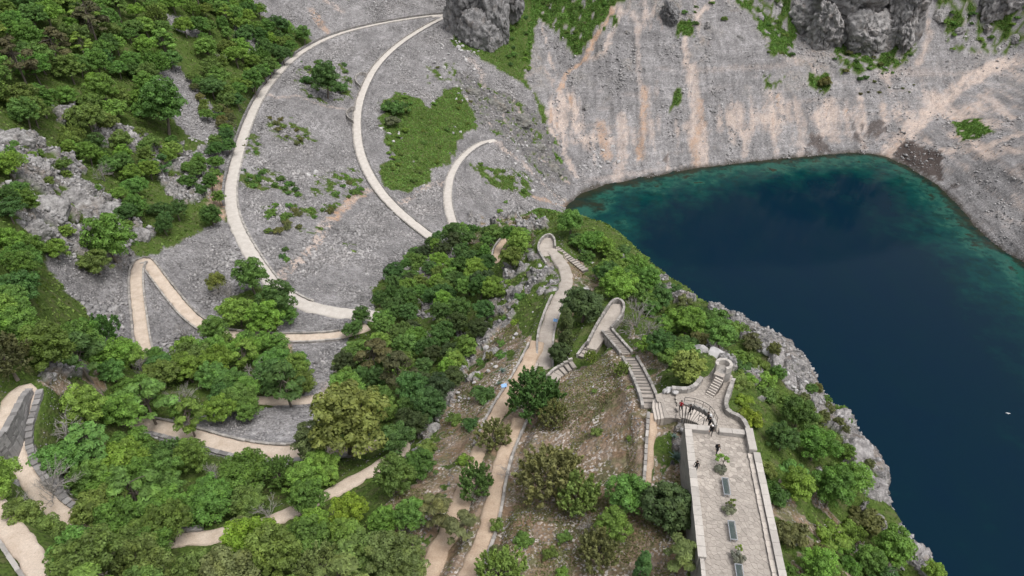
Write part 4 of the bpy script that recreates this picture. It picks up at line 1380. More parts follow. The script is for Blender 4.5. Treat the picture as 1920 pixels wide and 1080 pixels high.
put(S, 1435, 880, 20, 'yellow', 'yellow-green round bush right of the terrace wall', 'shrub')
put(S, 1410, 640, 22, 'brown', 'dull brown-green bush on the pale cliff top', 'shrub')
put('bare_tree', 1200, 586, 40, 'grey', 'grey leafless bush right of the second lookout', 'shrub')
put('bare_tree', 1216, 610, 30, 'grey', 'second grey leafless bush below the first beside the lookout', 'shrub')
put(B, 302, 202, 46, 'mid', 'lone dense round tree standing by the scree slope on the left hill')
put(B, 205, 455, 46, 'mid', 'tall green tree below the pale rock rib above the hairpin')
put(B, 178, 490, 30, 'moss', 'mossy green tree left of the tall tree below the rock rib')
put(B, 470, 520, 34, 'mid', 'upright green tree rising in front of the wide curving path')
put(B, 522, 565, 36, 'deep', 'dense green tree overlapping the wide curving path')
put(B, 540, 590, 20, 'mid', 'small round tree at the bend of the curving path')
put(B, 495, 600, 36, 'bright', 'bright round tree in the clump below the curving path')
put(B, 445, 585, 32, 'bright', 'light green tree on the left of the clump below the curving path')
put(B, 405, 530, 20, 'yellow', 'small sparse yellowish tree standing on the scree')
put('bare_tree', 425, 545, 26, 'grey', 'leafless tree on the scree in front of the clump', 'tree')
put('bare_tree', 340, 615, 20, 'grey', 'low bare bush on the scree beside the hairpin', 'shrub')
put('bare_tree', 215, 1052, 30, 'grey', 'bare white-grey dead tree at the bottom left')
put('bare_tree', 498, 960, 28, 'grey', 'bare branching tree in front of the shaded path')
put('bare_tree', 400, 890, 30, 'grey', 'pale leafless branches over the green trees in the lower left')
put(J, 10, 672, 46, 'brown', 'dark brownish evergreen at the left edge above the hairpin wall')
put('bare_tree', 210, 590, 16, 'grey', 'thin bare shrub on the scree left of the hairpin', 'shrub')
put('pine_tree', 92, 75, 30, 'brown', 'brownish pine leaning out of the wood in the top left corner')
put('pine_tree', 30, 110, 32, 'brown', 'dark pine with thin trunks at the left edge of the wood')
put('pine_tree', 165, 30, 30, 'brown', 'dull dark pine at the top edge of the wood')
put('pine_tree', 700, 665, 30, 'brown', 'brownish pine in the middle of the wooded flank')
put('pine_tree', 745, 690, 34, 'brown', 'wide brown-green pine right of the other one on the wooded flank')
put(B, 610, 152, 30, 'deep', 'dark green bushy tree alone on the upper scree', 'tree')
put(S, 640, 165, 18, 'deep', 'dark bush right of the bushy tree on the upper scree', 'shrub')
put(S, 578, 150, 16, 'deep', 'dark bush left of the bushy tree on the upper scree', 'shrub')
put(S, 742, 205, 24, 'deep', 'rounded dark bush in the top corner of the green patch', 'shrub')
put(S, 735, 230, 18, 'grey', 'grey-green bush at the left edge of the green patch', 'shrub')
put(S, 1545, 155, 16, 'olive', 'olive bush on the far wall below the cliff', 'shrub')
put(B, 850, 440, 24, 'deep', 'dark tree at the end of the curving path behind the rocks')
put(B, 1070, 415, 26, 'mid', 'green tree at the tip of the spur above the shallows')
put(B, 1110, 452, 24, 'mid', 'green tree on the cliff edge right of the far lookout')
put(B, 1135, 462, 20, 'bright', 'light green tree on the cliff edge above the deep water')
put(B, 1160, 530, 34, 'bright', 'bright green tree between the far lookout stairs and the cliff')
put(B, 1215, 520, 28, 'mid', 'green tree at the cliff edge above the second lookout')
put(B, 1290, 600, 34, 'bright', 'bright green spreading tree on the lake side of the ridge')
put(B, 1240, 640, 30, 'deep', 'dark green trees edge above the long stair, round crowned')

put(J, 1166, 692, 17, 'moss', 'small dark juniper against the left wall of the long stair')
put(J, 1108, 668, 14, 'moss', 'small juniper beside the short flight of steps')
put(S, 1262, 655, 22, 'olive', 'brownish olive bush above the yellow-olive bush', 'shrub')
# ------------------------------------------------------------------ woods, each tree on its own
n_ = 0
MIXED = {B: .8, J: .06, 'pine_tree': .05, O: .06, 'bare_tree': .03}
G1 = ['mid', 'mid', 'bright', 'deep', 'mid', 'bright', 'moss']
n_ += fill(MIXED, [(-30,-20),(440,-20),(490,25),(575,62),(540,108),(478,170),(440,205),(395,170),(380,75),(300,15),(320,105),(280,150),(262,210),(190,245),(100,205),(0,240),(-30,240)], 3.0, 5.0, 1.18, G1, 'green broadleaf tree in the dense wood on the upper left hillside', 'tree', 'trees of the upper left wood', 11, 150)
n_ += fill({B: 1}, [(300,100),(395,160),(440,220),(425,260),(390,230),(350,140)], 1.5, 2.4, 1.5, ['moss', 'mid', 'olive'], 'small tree along the scree edge by the curving path on the left hill', 'tree', 'small trees by the left scree', 12, 18)
n_ += fill(MIXED, [(150,235),(300,250),(350,285),(270,330),(280,390),(240,410),(190,330),(110,270)], 2.2, 3.4, 1.4, G1, 'green tree growing between the pale rock outcrops on the left', 'tree', 'trees among the rock outcrops', 13, 30)
n_ += fill(MIXED, [(-30,290),(20,310),(70,420),(150,490),(235,560),(225,630),(160,660),(60,650),(-30,650)], 2.4, 3.9, 1.4, G1, 'green tree in the dense wood at the left edge beside the scree gully', 'tree', 'trees of the left edge wood', 14, 48)
n_ += fill({B: 1}, [(340,300),(430,250),(445,300),(415,400),(345,430),(280,430),(290,395),(350,350)], 1.9, 3.0, 1.4, ['mid', 'deep', 'deep'], 'dark green tree between the rocks and the curving path', 'tree', 'trees beside the curving path', 15, 20)
n_ += fill(MIXED, [(80,700),(180,660),(300,650),(380,620),(440,600),(520,610),(585,660),(590,720),(480,745),(470,780),(380,790),(240,780),(180,800),(110,760)], 2.1, 3.4, 1.4, G1, 'green tree in the wood between the hairpin and the middle path', 'tree', 'trees of the middle wood', 16, 48)
n_ += fill(MIXED, [(40,760),(110,745),(230,790),(240,820),(330,840),(520,870),(560,850),(640,880),(640,905),(520,960),(350,990),(250,985),(180,960),(80,880),(60,800)], 2.0, 3.3, 1.35, G1, 'green tree in the wood below the middle path in the lower left', 'tree', 'trees of the lower left wood', 17, 45)
n_ += fill(MIXED, [(-30,880),(90,880),(160,960),(350,1020),(560,970),(640,930),(700,920),(700,1000),(680,1110),(90,1110),(60,1000),(-30,960)], 1.9, 3.1, 1.35, ['mid', 'bright', 'moss', 'pale', 'lime'], 'green tree along the bottom edge of the picture left of the ridge', 'tree', 'trees along the bottom left', 18, 42)
n_ += fill({'evergreen_tree': 1}, [(690,545),(780,470),(850,430),(920,430),(1000,450),(990,470),(950,490),(905,600),(850,720),(760,830),(700,800),(640,720),(630,680),(650,600)], 1.7, 2.8, 1.3, ['mid', 'deep', 'deep', 'moss', 'bright', 'dark'], 'green tree on the thickly wooded left flank of the spur', 'tree', 'trees on the left flank of the spur', 19, 125)
n_ += fill({S: 1}, [(1050,420),(1110,430),(1180,470),(1300,570),(1400,620),(1420,640),(1350,660),(1270,640),(1200,560),(1110,500)], 1.1, 2.0, 1.35, ['mid', 'bright', 'moss', 'deep', 'olive'], 'green bush on the lake side of the crest above the cliff', 'shrub', 'bushes above the cliff', 20, 26)
n_ += fill({S: 1}, [(1180,600),(1260,640),(1330,630),(1420,680),(1440,720),(1390,720),(1340,650),(1260,690),(1215,650)], 1.0, 1.8, 1.4, ['mid', 'moss', 'deep', 'bright'], 'green bush on the slope above the plaza and long stair', 'shrub', 'bushes above the plaza', 21, 14)
n_ += fill({S: 1}, [(1385,720),(1440,740),(1520,760),(1600,880),(1640,960),(1700,1060),(1720,1110),(1490,1110),(1440,900),(1410,800)], 1.1, 2.1, 1.5, ['mid', 'bright', 'moss', 'deep', 'olive'], 'green bush on the steep slope right of the terrace', 'shrub', 'bushes right of the terrace', 22, 18)
n_ += fill({S: 1}, [(560,110),(660,110),(665,185),(560,190)], 1.1, 2.0, 1.2, ['deep', 'mid'], 'dark bush in the clump on the upper scree', 'shrub', 'bushes on the upper scree', 23, 11)
n_ += fill({S: 1}, [(500,220),(545,222),(600,262),(580,282),(520,250)], 1.0, 1.7, 1.25, ['olive', 'moss'], 'low olive bush in a row on the scree between the curving paths', 'shrub', 'bushes on the scree between the paths', 24, 12)
n_ += fill({S: 1}, [(445,315),(500,320),(570,345),(560,370),(500,352),(450,350)], 1.1, 1.8, 1.2, ['mid', 'deep'], 'green bush in the strip beside the wide curving path', 'shrub', 'bushes beside the wide path', 25, 17)
n_ += fill({S: 1}, [(485,375),(560,385),(600,390),(650,330),(690,345),(620,405),(590,440),(500,435)], 1.0, 1.8, 1.3, ['mid', 'moss', 'olive'], 'green bush scattered across the middle of the scree bowl', 'shrub', 'bushes in the scree bowl', 26, 24)
n_ += fill({S: 1}, [(530,465),(560,465),(560,490),(530,490)], 1.0, 1.6, 1.2, ['mid', 'deep'], 'green bush beside the tan dirt run above the path bend', 'shrub', 'bushes by the dirt run', 27, 3)
n_ += fill({S: 1}, [(455,255),(485,255),(485,300),(455,295)], 0.9, 1.4, 1.2, ['olive', 'mid'], 'olive bush against the inner edge of the wide path', 'shrub', 'bushes on the inner edge of the path', 28, 4)
n_ += fill({S: 1}, [(710,180),(800,172),(870,180),(890,250),(800,345),(760,360),(700,330),(725,260)], 0.9, 2.0, 1.35, ['mid', 'bright', 'moss'], 'low green bush in the bright green patch inside the lower curve', 'shrub', 'bushes in the green patch', 29, 30)
n_ += fill({S: 1}, [(915,85),(975,-20),(1030,-20),(1000,60),(990,130),(940,135)], 1.5, 2.6, 1.35, ['mid', 'deep', 'bright'], 'green bush in the gully right of the rock tower', 'shrub', 'bushes right of the rock tower', 30, 18)
n_ += fill({S: 1}, [(1010,-20),(1190,-20),(1150,15),(1110,55),(1080,105),(1060,75),(1020,60)], 1.2, 2.2, 1.6, ['moss', 'mid', 'olive'], 'low green bush at the top of the far wall', 'shrub', 'bushes at the top of the far wall', 31, 18)
n_ += fill({S: 1}, [(1270,-20),(1300,-20),(1420,0),(1500,-20),(1500,60),(1490,110),(1440,105),(1420,30),(1280,60)], 1.3, 2.6, 1.6, ['mid', 'deep', 'moss'], 'green bush along the top of the far wall left of the grey cliff', 'shrub', 'bushes left of the grey cliff', 32, 19)
n_ += fill({S: 1}, [(1560,85),(1640,95),(1720,78),(1700,130),(1620,160),(1570,150)], 1.2, 2.4, 1.5, ['mid', 'deep', 'olive'], 'green bush at the foot of the grey cliff above the lake', 'shrub', 'bushes at the foot of the grey cliff', 33, 19)
n_ += fill({S: 1}, [(1735,-20),(1940,-20),(1940,60),(1850,90),(1790,110),(1770,40)], 1.6, 2.8, 1.6, ['mid', 'deep', 'bright'], 'green bush on the broken slope in the top right corner', 'shrub', 'bushes in the top right corner', 34, 17)
n_ += fill({S: 1}, [(1590,140),(1700,120),(1760,150),(1700,200),(1600,190)], 0.9, 1.5, 3.2, ['olive', 'brown'], 'small dark bush dotted on the far scree', 'shrub', 'bushes dotted on the far scree', 35, 7)
n_ += fill({S: 1}, [(895,305),(960,312),(1003,345),(990,375),(930,420),(905,345)], 1.0, 1.7, 1.6, ['mid', 'moss', 'bright'], 'green bush below the lowest path by the rockfall', 'shrub', 'bushes below the lowest path', 36, 9)
n_ += fill({S: 1}, [(800,110),(870,120),(900,180),(880,240),(840,170)], 1.0, 1.6, 2.0, ['moss', 'olive'], 'dull green bush among the rocks below the rock tower', 'shrub', 'bushes below the rock tower', 37, 6)
n_ += fill({S: 1}, [(900,660),(970,560),(1000,480),(960,640),(930,720),(860,800),(780,880),(790,840)], 0.7, 1.3, 1.8, ['moss', 'olive', 'mid'], 'low bush on the pale rocky edge left of the ridge path', 'shrub', 'bushes left of the ridge path', 38, 12)
n_ += fill({S: 1}, [(1070,700),(1200,720),(1205,900),(1130,870),(1090,800)], 0.4, 0.8, 3.5, ['olive', 'moss', 'grey'], 'small low bush on the dry gravel slope', 'shrub', 'bushes on the dry slope', 39, 6)
n_ += fill({S: 1}, [(930,980),(1100,970),(1220,900),(1240,1090),(930,1090)], 0.6, 1.2, 2.6, ['moss', 'mid', 'olive'], 'bush on the dry ground below the junipers', 'shrub', 'bushes below the junipers', 40, 7)
n_ += fill({S: 1}, [(80,690),(200,690),(200,760),(110,780)], 0.5, 0.9, 2.0, ['moss', 'olive', 'mid'], 'low bush on the rocky knoll by the lower left hairpin', 'shrub', 'bushes on the rocky knoll', 41, 7)
n_ += fill({S: 1}, [(60,300),(180,360),(260,430),(200,430),(60,400)], 0.8, 1.4, 2.4, ['moss', 'mid', 'lime'], 'small bush growing out of the pale rock rib', 'shrub', 'bushes on the rock rib', 42, 8)
n_ += fill({S: 1}, [(880,640),(905,600),(950,505),(990,480),(1000,500),(960,570)], 0.6, 1.1, 1.9, ['mid', 'moss', 'bright'], 'small bush on the rocks beside the crest path', 'shrub', 'bushes beside the crest path', 43, 6)
n_ += fill({'evergreen_tree': 1}, [(1050,420),(1110,430),(1180,470),(1300,570),(1400,620),(1350,650),(1270,640),(1200,560),(1110,500)], 1.3, 2.3, 1.3, ['mid', 'bright', 'deep'], 'tree on the lake side of the crest', 'tree', 'trees on the lake side of the crest', 44, 24)

n_ += fill({'evergreen_tree': 1}, [(20,260),(110,290),(200,365),(270,430),(200,450),(60,430),(0,330)], 1.1, 2.2, 1.9, ['mid', 'moss', 'bright'], 'tree on the rock rib', 'tree', 'small trees on the rock rib', 45, 20)
n_ += fill({'evergreen_tree': 1}, [(1420,640),(1480,670),(1600,790),(1650,930),(1600,890),(1540,800),(1450,700)], .6, 1.2, 1.6, ['mid', 'moss', 'olive'], 'tree on the cliff band', 'tree', 'small trees on the pale cliff band', 46, 18)
# ------------------------------------------------------------------ low ground cover (uncountable)
def cover(name, label, mask_v, count, size, seed, color, near_bias=0.0):
    r = np.random.default_rng(seed)
    q = verts[GF]
    area = .5 * np.linalg.norm(np.cross(q[:, 2] - q[:, 0], q[:, 3] - q[:, 1]), axis=1)
    cen = q.mean(1)
    az = np.abs(np.degrees(np.arctan2(cen[:, 0], cen[:, 1])))
    wgt = area * mask_v[GF].min(1) * (az < 46) / (np.hypot(cen[:, 0], cen[:, 1]) / 100) ** near_bias
    fi = r.choice(len(GF), count, p=wgt / wgt.sum())
    uv = r.random((count, 2))[:, :, None]
    P = q[fi, 0] * (1 - uv[:, 0]) * (1 - uv[:, 1]) + q[fi, 1] * uv[:, 0] * (1 - uv[:, 1]) + q[fi, 2] * uv[:, 0] * uv[:, 1] + q[fi, 3] * (1 - uv[:, 0]) * uv[:, 1]
    dd = np.hypot(P[:, 0], P[:, 1])
    s = size * np.clip(dd / 110, .55, 1.35)
    P[:, 2] += r.uniform(.02, .5, count) * s
    V, Fc, T = cards(P, r.normal(0, .8, (count, 3)) + np.array([0, 0, .5]), s, r, 1.8, .5 + .4 * fbm(P[:, 0] / 3, P[:, 1] / 3, oct=2, seed=seed))
    me = leaf_mesh(name, V, Fc, T)
    o = obj(name, me, M_leaf, kind='stuff', label=label, cat='ground cover')
    o.color = (*GREEN[color], 1)
    return o


gm = Z['grass'] * pathclear
cover('undergrowth', 'low green undergrowth covering the wooded and grassy ground', gm * (1 - far_m), 80000, .36, 5, 'moss', 1.0)
bm_ = gm * (1 - far_m) * (vx > -75) * (vy > 165)
cover('undergrowth', 'low bright green growth in the patches of the scree bowl', bm_, 90000, .3, 9, 'mid')
cover('undergrowth', 'low green growth in the patches on the far wall', gm * far_m, 30000, .42, 6, 'mid')
cover('dry_grass', 'sparse dry grass on the ridge and below the terrace', Z['dry'] * pathclear * (fbm(vx / 4, vy / 4, oct=3, seed=78) > -.05), 24000, .22, 7, 'olive', 1.0)

# ------------------------------------------------------------------ masonry
def clip_cell(poly, p, q):
    """keep the part of poly nearer p than q"""
    m = (p + q) / 2
    n = q - p
    out = []
    for i in range(len(poly)):
        a, b = poly[i], poly[(i + 1) % len(poly)]
        da, db = (a - m) @ n, (b - m) @ n
        if da <= 0: out.append(a)
        if da * db < 0: out.append(a + (b - a) * da / (da - db))
    return out


def inset(poly, d):
    c = np.mean(poly, 0)
    out = []
    n = len(poly)
    for i in range(n):
        a, b, e = poly[i - 1], poly[i], poly[(i + 1) % n]
        v = (c - b)
        out.append(b + v / (np.linalg.norm(v) + 1e-9) * d * 1.25)
    return out


def flagstones(parent, poly, z, size, seed, mat, maxn=300):
    """irregular paving: the nearest stones are pieces of their own, the rest one part"""
    r = np.random.default_rng(seed)
    poly = np.array(poly)
    x0, y0 = poly.min(0); x1, y1 = poly.max(0)
    pts = []
    for gx_ in np.arange(x0 - size, x1 + size, size):
        for gy_ in np.arange(y0 - size, y1 + size, size):
            pts.append((gx_ + r.uniform(-.5, .5) * size, gy_ + r.uniform(-.5, .5) * size))
    pts = np.array(pts)
    ins = np.where(inside(pts[:, 0], pts[:, 1], poly))[0]
    ins = ins[np.argsort(pts[ins, 1])]
    rest = MB()
    for cnt, i in enumerate(ins):
        p = pts[i]
        cell = [p + np.array(o) * size * 2 for o in ((-1, -1), (1, -1), (1, 1), (-1, 1))]
        d = np.hypot(*(pts - p).T)
        for j in np.argsort(d)[1:16]:
            cell = clip_cell(cell, p, pts[j])
            if len(cell) < 3: break
        if len(cell) < 3: continue
        cell = inset(cell, r.uniform(.006, .022))
        c0 = np.mean(cell, 0)
        zt = float(r.uniform(.0, .018))
        if cnt < maxn:
            mb = MB()
            mb.prism([tuple(q - c0) for q in cell], -.08, zt)
            obj('flagstone', mb.mesh('flagstone'), mat, parent, (c0[0], c0[1], z))
        else:
            rest.prism([tuple(q) for q in cell], z - .08, z + zt)
    if rest.v:
        obj('flagstones', rest.mesh('flagstones'), mat, parent, kind='stuff')


def slab_floor(name, poly, ztop, zbot, mat, label):
    mb = MB()
    mb.prism([tuple(p) for p in poly], zbot, ztop)
    return obj(name, mb.mesh(name), mat, kind='structure', label=label)


M_step_shade = stone_mat('step_shade', (.10, .092, .085), (.17, .155, .14), 3.0, .3, .4)  # dark tone that paints the shadow lines between stair treads
# terrace -----------------------------------------------------------
tb = slab_floor('terrace_pavement', [tpt(-.5, -.5), tpt(TW + .5, -.5), tpt(TW + .5, TL), tpt(-.5, TL)], -.02, -7.0, M_mortar, 'flagstone terrace with benches and young trees')
flagstones(tb, [tpt(.02, .02), tpt(TW - .05, .02), tpt(TW - .05, 17.0), tpt(.02, 17.0)], 0.0, .43, 5, M_flag)


def parapet(label, a0, a1, b0, b1, h, zbot, slab=1.05, along='b', mat_cap=None, rough=.008):
    c = tpt((a0 + a1) / 2, (b0 + b1) / 2)
    root = obj('parapet_wall', None, loc=(0, 0, 0), label=label, cat='wall', group='terrace parapets')
    root.location = (c[0], c[1], zbot)
    ang = math.atan2(TY[1], TY[0])
    la, lb = a1 - a0, b1 - b0
    mb = MB()
    mb.box((0, 0, (h - .13 - zbot) / 2), (lb - .02, la - .06, h - .13 - zbot), ang)
    obj('wall_body', mb.mesh('wall_body'), M_wall, root)
    n = max(1, int(round((lb if along == 'b' else la) / slab)))
    for k in range(n):
        f = (k + .5) / n
        if along == 'b':
            q = tpt((a0 + a1) / 2, b0 + lb * f); s = (lb / n - .025, la * random.uniform(.98, 1.03), .13)
        else:
            q = tpt(a0 + la * f, (b0 + b1) / 2); s = (lb * random.uniform(.98, 1.03), la / n - .025, .13)
        mb = MB()
        mb.box((0, 0, 0), s, ang, rough)
        obj('coping_slab', mb.mesh('coping_slab'), mat_cap or M_slab, root, (q[0] - c[0], q[1] - c[1], h - .065 - zbot))
    return root


parapet('pale stone parapet along the left side of the terrace', -.72, -.02, -.02, 14.6, .55, -6.5)
parapet('narrow stone parapet at the bottom left end of the terrace', -.55, -.2, 14.62, 20.0, .35, -6.5)
parapet('stone parapet across the top of the terrace left of the entrance', -.72, 1.85, -.72, -.04, .55, -5.5, along='a')
parapet('stone parapet across the top of the terrace right of the entrance', 2.75, TW - .0, -.66, -.04, .5, -5.5, along='a')
parapet('raised pale stone block at the top right corner of the terrace', TW + .02, TW + .75, -.75, 2.15, .75, -6.5, 1.45)
parapet('long outer parapet along the right side of the terrace above the slope', TW + .42, TW + 1.05, 2.2, 20.0, .5, -6.5, 1.25)
parapet('low inner ledge of rough pale stones along the right side of the terrace', TW - .03, TW + .40, 2.2, 20.0, .2, -1.0, .62, mat_cap=M_step, rough=.03)

# plaza -------------------------------------------------------------
pb = slab_floor('plaza_pavement', plaza_poly, PLZ - .02, -6.5, M_mortar, 'small flagstone plaza between the terrace and the round lookout')
flagstones(pb, plaza_poly, PLZ, .45, 6, M_flag, 300)
lb_ = slab_floor('landing_pavement', land_poly, LAND - .02, -6.0, M_mortar, 'paved landing left of the plaza')
flagstones(lb_, land_poly, LAND, .7, 8, M_flag, 60)


def px_line_wall(label, px, z, thick, zbot, name='stone_wall', mat=None, group=None, blk=.55, sm=2):
    """wall whose top runs along the surveyed line px at height z (number or list)"""
    zs = [z] * len(px) if np.isscalar(z) else z
    p = np.array([un(u, v, zz) for (u, v), zz in zip(px, zs)])
    ln = smooth_line(p, .25, sm)
    mb = MB()
    wall_blocks(mb, ln, thick, ln[:, 2], np.full(len(ln), zbot) if np.isscalar(zbot) else ln[:, 2] - zbot[0], blk, .03)
    return obj(name, mb.mesh(name), mat or M_wall, label=label, cat='wall', group=group)


px_line_wall('curved stone wall on the lake side of the plaza', [(1376,709),(1370,724),(1363,744),(1361,760),(1367,770),(1376,774),(1392,782),(1400,794),(1406,815)], -1.25, .42, -6.5)
px_line_wall('curved low stone wall under the round yellow-olive bush', [(1260,726),(1270,727),(1285,728),(1298,725),(1308,717),(1316,706)], -1.35, .48, -5.0)

# steps: each tread a piece of its own
def stair(label, rows, mat=None, zbot=.6, name='stone_stair', group=None, gap=.045):
    """rows: list of (left xyz, right xyz) tread edges from one end to the other; tread k lies between row k and k+1"""
    c = np.mean([np.asarray(a_) for a_, _ in rows], 0)
    root = obj(name, None, loc=c, label=label, cat='stairs', group=group)
    for k in range(len(rows) - 1):
        (a0, b0), (a1, b1) = rows[k], rows[k + 1]
        zt = max(a0[2], a1[2]) if True else 0
        z_ = (a0[2] + a1[2]) / 2
        P_ = [np.array(q[:2]) - c[:2] for q in (a0, b0, b1, a1)]
        P_ = inset(P_, gap)
        mb = MB()
        mb.prism([tuple(q) for q in P_], z_ - zbot - c[2], z_ - c[2] + random.uniform(-.012, .012))
        obj('step', mb.mesh('step'), mat or M_step, root)
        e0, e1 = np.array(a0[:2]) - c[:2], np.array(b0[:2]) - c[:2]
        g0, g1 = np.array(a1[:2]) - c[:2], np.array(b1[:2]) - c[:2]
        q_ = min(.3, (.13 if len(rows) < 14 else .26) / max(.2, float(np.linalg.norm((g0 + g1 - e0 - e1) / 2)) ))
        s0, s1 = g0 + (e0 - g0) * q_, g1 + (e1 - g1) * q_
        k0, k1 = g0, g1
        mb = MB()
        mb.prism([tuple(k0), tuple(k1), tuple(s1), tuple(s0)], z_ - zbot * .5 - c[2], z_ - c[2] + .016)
        obj('shade_strip', mb.mesh('shade_strip'), M_step_shade, root)  # dark strip laid on the tread: painted step shadow, plus tread wear
    return root


def straight_rows(a, b, width, n):
    a, b = np.asarray(a, float), np.asarray(b, float)
    d = (b - a)[:2]; d /= np.linalg.norm(d)
    nn = np.array([-d[1], d[0], 0]) * width / 2
    out = []
    for k in range(n + 1):
        p = a + (b - a) * k / n
        out.append((p + nn, p - nn))
    return out


# the curved stair up to the terrace
outer = smooth_line(np.array([un(1274,758,-1.9), un(1288,762,-1.6), un(1304,767,-1.15), un(1319,775,-.75), un(1332,785,-.3), un(1338,797,0.0)]), .05, 2)
inner = smooth_line(np.array([un(1276,783,-1.9), un(1287,787,-1.6), un(1296,790,-1.15), un(1304,793,-.75), un(1311,796,-.3), un(1316,800,0.0)]), .05, 2)
rows = []
for k in range(13):
    i0, i1 = int(k / 12 * (len(outer) - 1)), int(k / 12 * (len(inner) - 1))
    zz = PLZ + .08 + (0 - PLZ - .08) * k / 12
    rows.append(((*outer[i0, :2], zz), (*inner[i1, :2], zz)))
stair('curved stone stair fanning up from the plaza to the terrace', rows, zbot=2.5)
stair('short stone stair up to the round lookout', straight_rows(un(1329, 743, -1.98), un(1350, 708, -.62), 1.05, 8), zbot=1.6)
rl = [[(1242,739),(1241,760),(1247,784)], [(1236,742),(1235,760),(1240,785)], [(1230,746),(1229,761),(1234,786)], [(1224,750),(1223,763),(1228,787)]]
root = obj('entrance_steps', None, loc=un(1235, 762, LAND - .4), label='three broad curved steps at the left edge of the landing', cat='stairs')
for k in range(3):
    zt = LAND - .16 * (k + 1) + .02
    A_ = [un(u, v, zt)[:2] - np.array(root.location[:2]) for u, v in rl[k]]
    B_ = [un(u, v, zt)[:2] - np.array(root.location[:2]) for u, v in rl[k + 1]]
    mb = MB()
    mb.prism([tuple(p) for p in A_] + [tuple(p) for p in B_[::-1]], -2.0, zt - root.location[2])
    obj('step', mb.mesh('step'), M_step, root)

# round lookout
cc_ = un(1356, 690, -.6)
dirc = np.array(un(1338, 725, -1.3)[:2]) - cc_[:2]
a0 = math.atan2(dirc[1], dirc[0])
root = obj('round_lookout', None, loc=(cc_[0], cc_[1], -3.5), label='small round stone lookout at the top of the short stair', cat='lookout')
mb = MB()
mb.prism([(math.cos(t_) * .98, math.sin(t_) * .98) for t_ in np.linspace(0, 2 * math.pi, 28)[:-1]], -1.5, 2.9)
obj('platform', mb.mesh('platform'), M_wall, root)
mb = MB()
mb.box((dirc[0] / np.linalg.norm(dirc) * .95, dirc[1] / np.linalg.norm(dirc) * .95, .68), (1.2, 1.08, 4.4), a0)
obj('bridge', mb.mesh('bridge'), M_flag, root)
n = 15
for k in range(n):
    w0 = a0 + .62 + (2 * math.pi - 1.24) * k / n; w1 = a0 + .62 + (2 * math.pi - 1.24) * (k + 1) / n - .015
    q = [(math.cos(w) * rr_, math.sin(w) * rr_) for w, rr_ in ((w0, .62), (w1, .62), (w1, .97), (w0, .97))]
    mb = MB()
    mb.prism(q, 2.85, 3.62 + random.uniform(-.01, .01))
    obj('wall_stone', mb.mesh('wall_stone'), M_slab, root)

# long stair down to the second lookout, with side walls
def ground_at(u, v, dz=.1):
    p = hit(u, v); p[2] += dz
    return p


def walled_stair(label, pxs, width, n, wall_h=.4, walls=(1, 1), thick=.32, wlabel=None):
    P_ = np.array([ground_at(u, v) for u, v in pxs])
    ln = smooth_line(P_, .2, 2)
    tt, nn = side_dirs(ln)
    idx = np.linspace(0, len(ln) - 1, n + 1).astype(int)
    rows = [((*(ln[i, :2] + nn[i] * width / 2), ln[i, 2]), (*(ln[i, :2] - nn[i] * width / 2), ln[i, 2])) for i in idx]
    root = stair(label, rows, M_flag if n < 20 else M_step, .9)
    for s, on in ((1, walls[0]), (-1, walls[1])):
        if on:
            q = ln.copy(); q[:, :2] += nn * s * (width / 2 + thick / 2 + .01)
            mb = MB()
            wall_blocks(mb, q - np.array(root.location), thick, q[:, 2] + wall_h - root.location[2], q[:, 2] - 1.3 - root.location[2], .6, .03)
            obj('side_wall', mb.mesh('side_wall'), M_wall, root)
    return root


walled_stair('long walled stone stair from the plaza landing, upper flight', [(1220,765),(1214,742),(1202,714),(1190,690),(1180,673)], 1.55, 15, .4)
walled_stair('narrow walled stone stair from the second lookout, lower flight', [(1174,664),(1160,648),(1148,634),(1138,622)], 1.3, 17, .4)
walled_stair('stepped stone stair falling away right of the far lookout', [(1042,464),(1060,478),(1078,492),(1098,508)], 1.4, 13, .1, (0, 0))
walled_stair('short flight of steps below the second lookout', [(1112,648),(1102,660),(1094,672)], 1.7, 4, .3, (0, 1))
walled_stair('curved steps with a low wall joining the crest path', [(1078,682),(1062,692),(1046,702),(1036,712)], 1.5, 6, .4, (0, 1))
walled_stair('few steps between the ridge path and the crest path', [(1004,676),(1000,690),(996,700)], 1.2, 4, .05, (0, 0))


def lookout(label, floor_px, wall_px, uvz, h=.75):
    z = float(hit(*uvz)[2]) + .25
    poly = [tuple(un(u, v, z)[:2]) for u, v in floor_px]
    c = np.mean(poly, 0)
    root = obj('stone_lookout', None, loc=(c[0], c[1], z), label=label, cat='lookout')
    mb = MB()
    mb.prism([(p[0] - c[0], p[1] - c[1]) for p in poly], -4.0, 0.0)
    obj('platform', mb.mesh('platform'), M_pstone, root)
    p = np.array([un(u, v, z + h) for u, v in wall_px])
    ln = smooth_line(p, .2, 2) - np.array([c[0], c[1], z])
    mb = MB()
    wall_blocks(mb, ln, .36, ln[:, 2], np.full(len(ln), -4.0), .5, .03)
    obj('wall', mb.mesh('wall'), M_wall, root)
    return root


lookout('second stone lookout with a rounded wall at the head of the stairs', [(1100,652),(1120,612),(1140,580),(1150,570),(1163,570),(1168,580),(1158,600),(1143,622),(1128,642),(1118,656)],
        [(1102,640),(1118,608),(1138,576),(1148,562),(1160,558),(1170,566),(1170,582),(1158,600),(1146,612)], (1135, 610))
lookout('far stone lookout with a rounded wall at the end of the crest path', [(1012,472),(1011,456),(1021,446),(1034,446),(1040,458),(1042,474),(1040,486),(1028,492)],
        [(1024,492),(1008,466),(1011,452),(1020,440),(1032,437),(1040,446),(1041,460)], (1026, 466), .8)

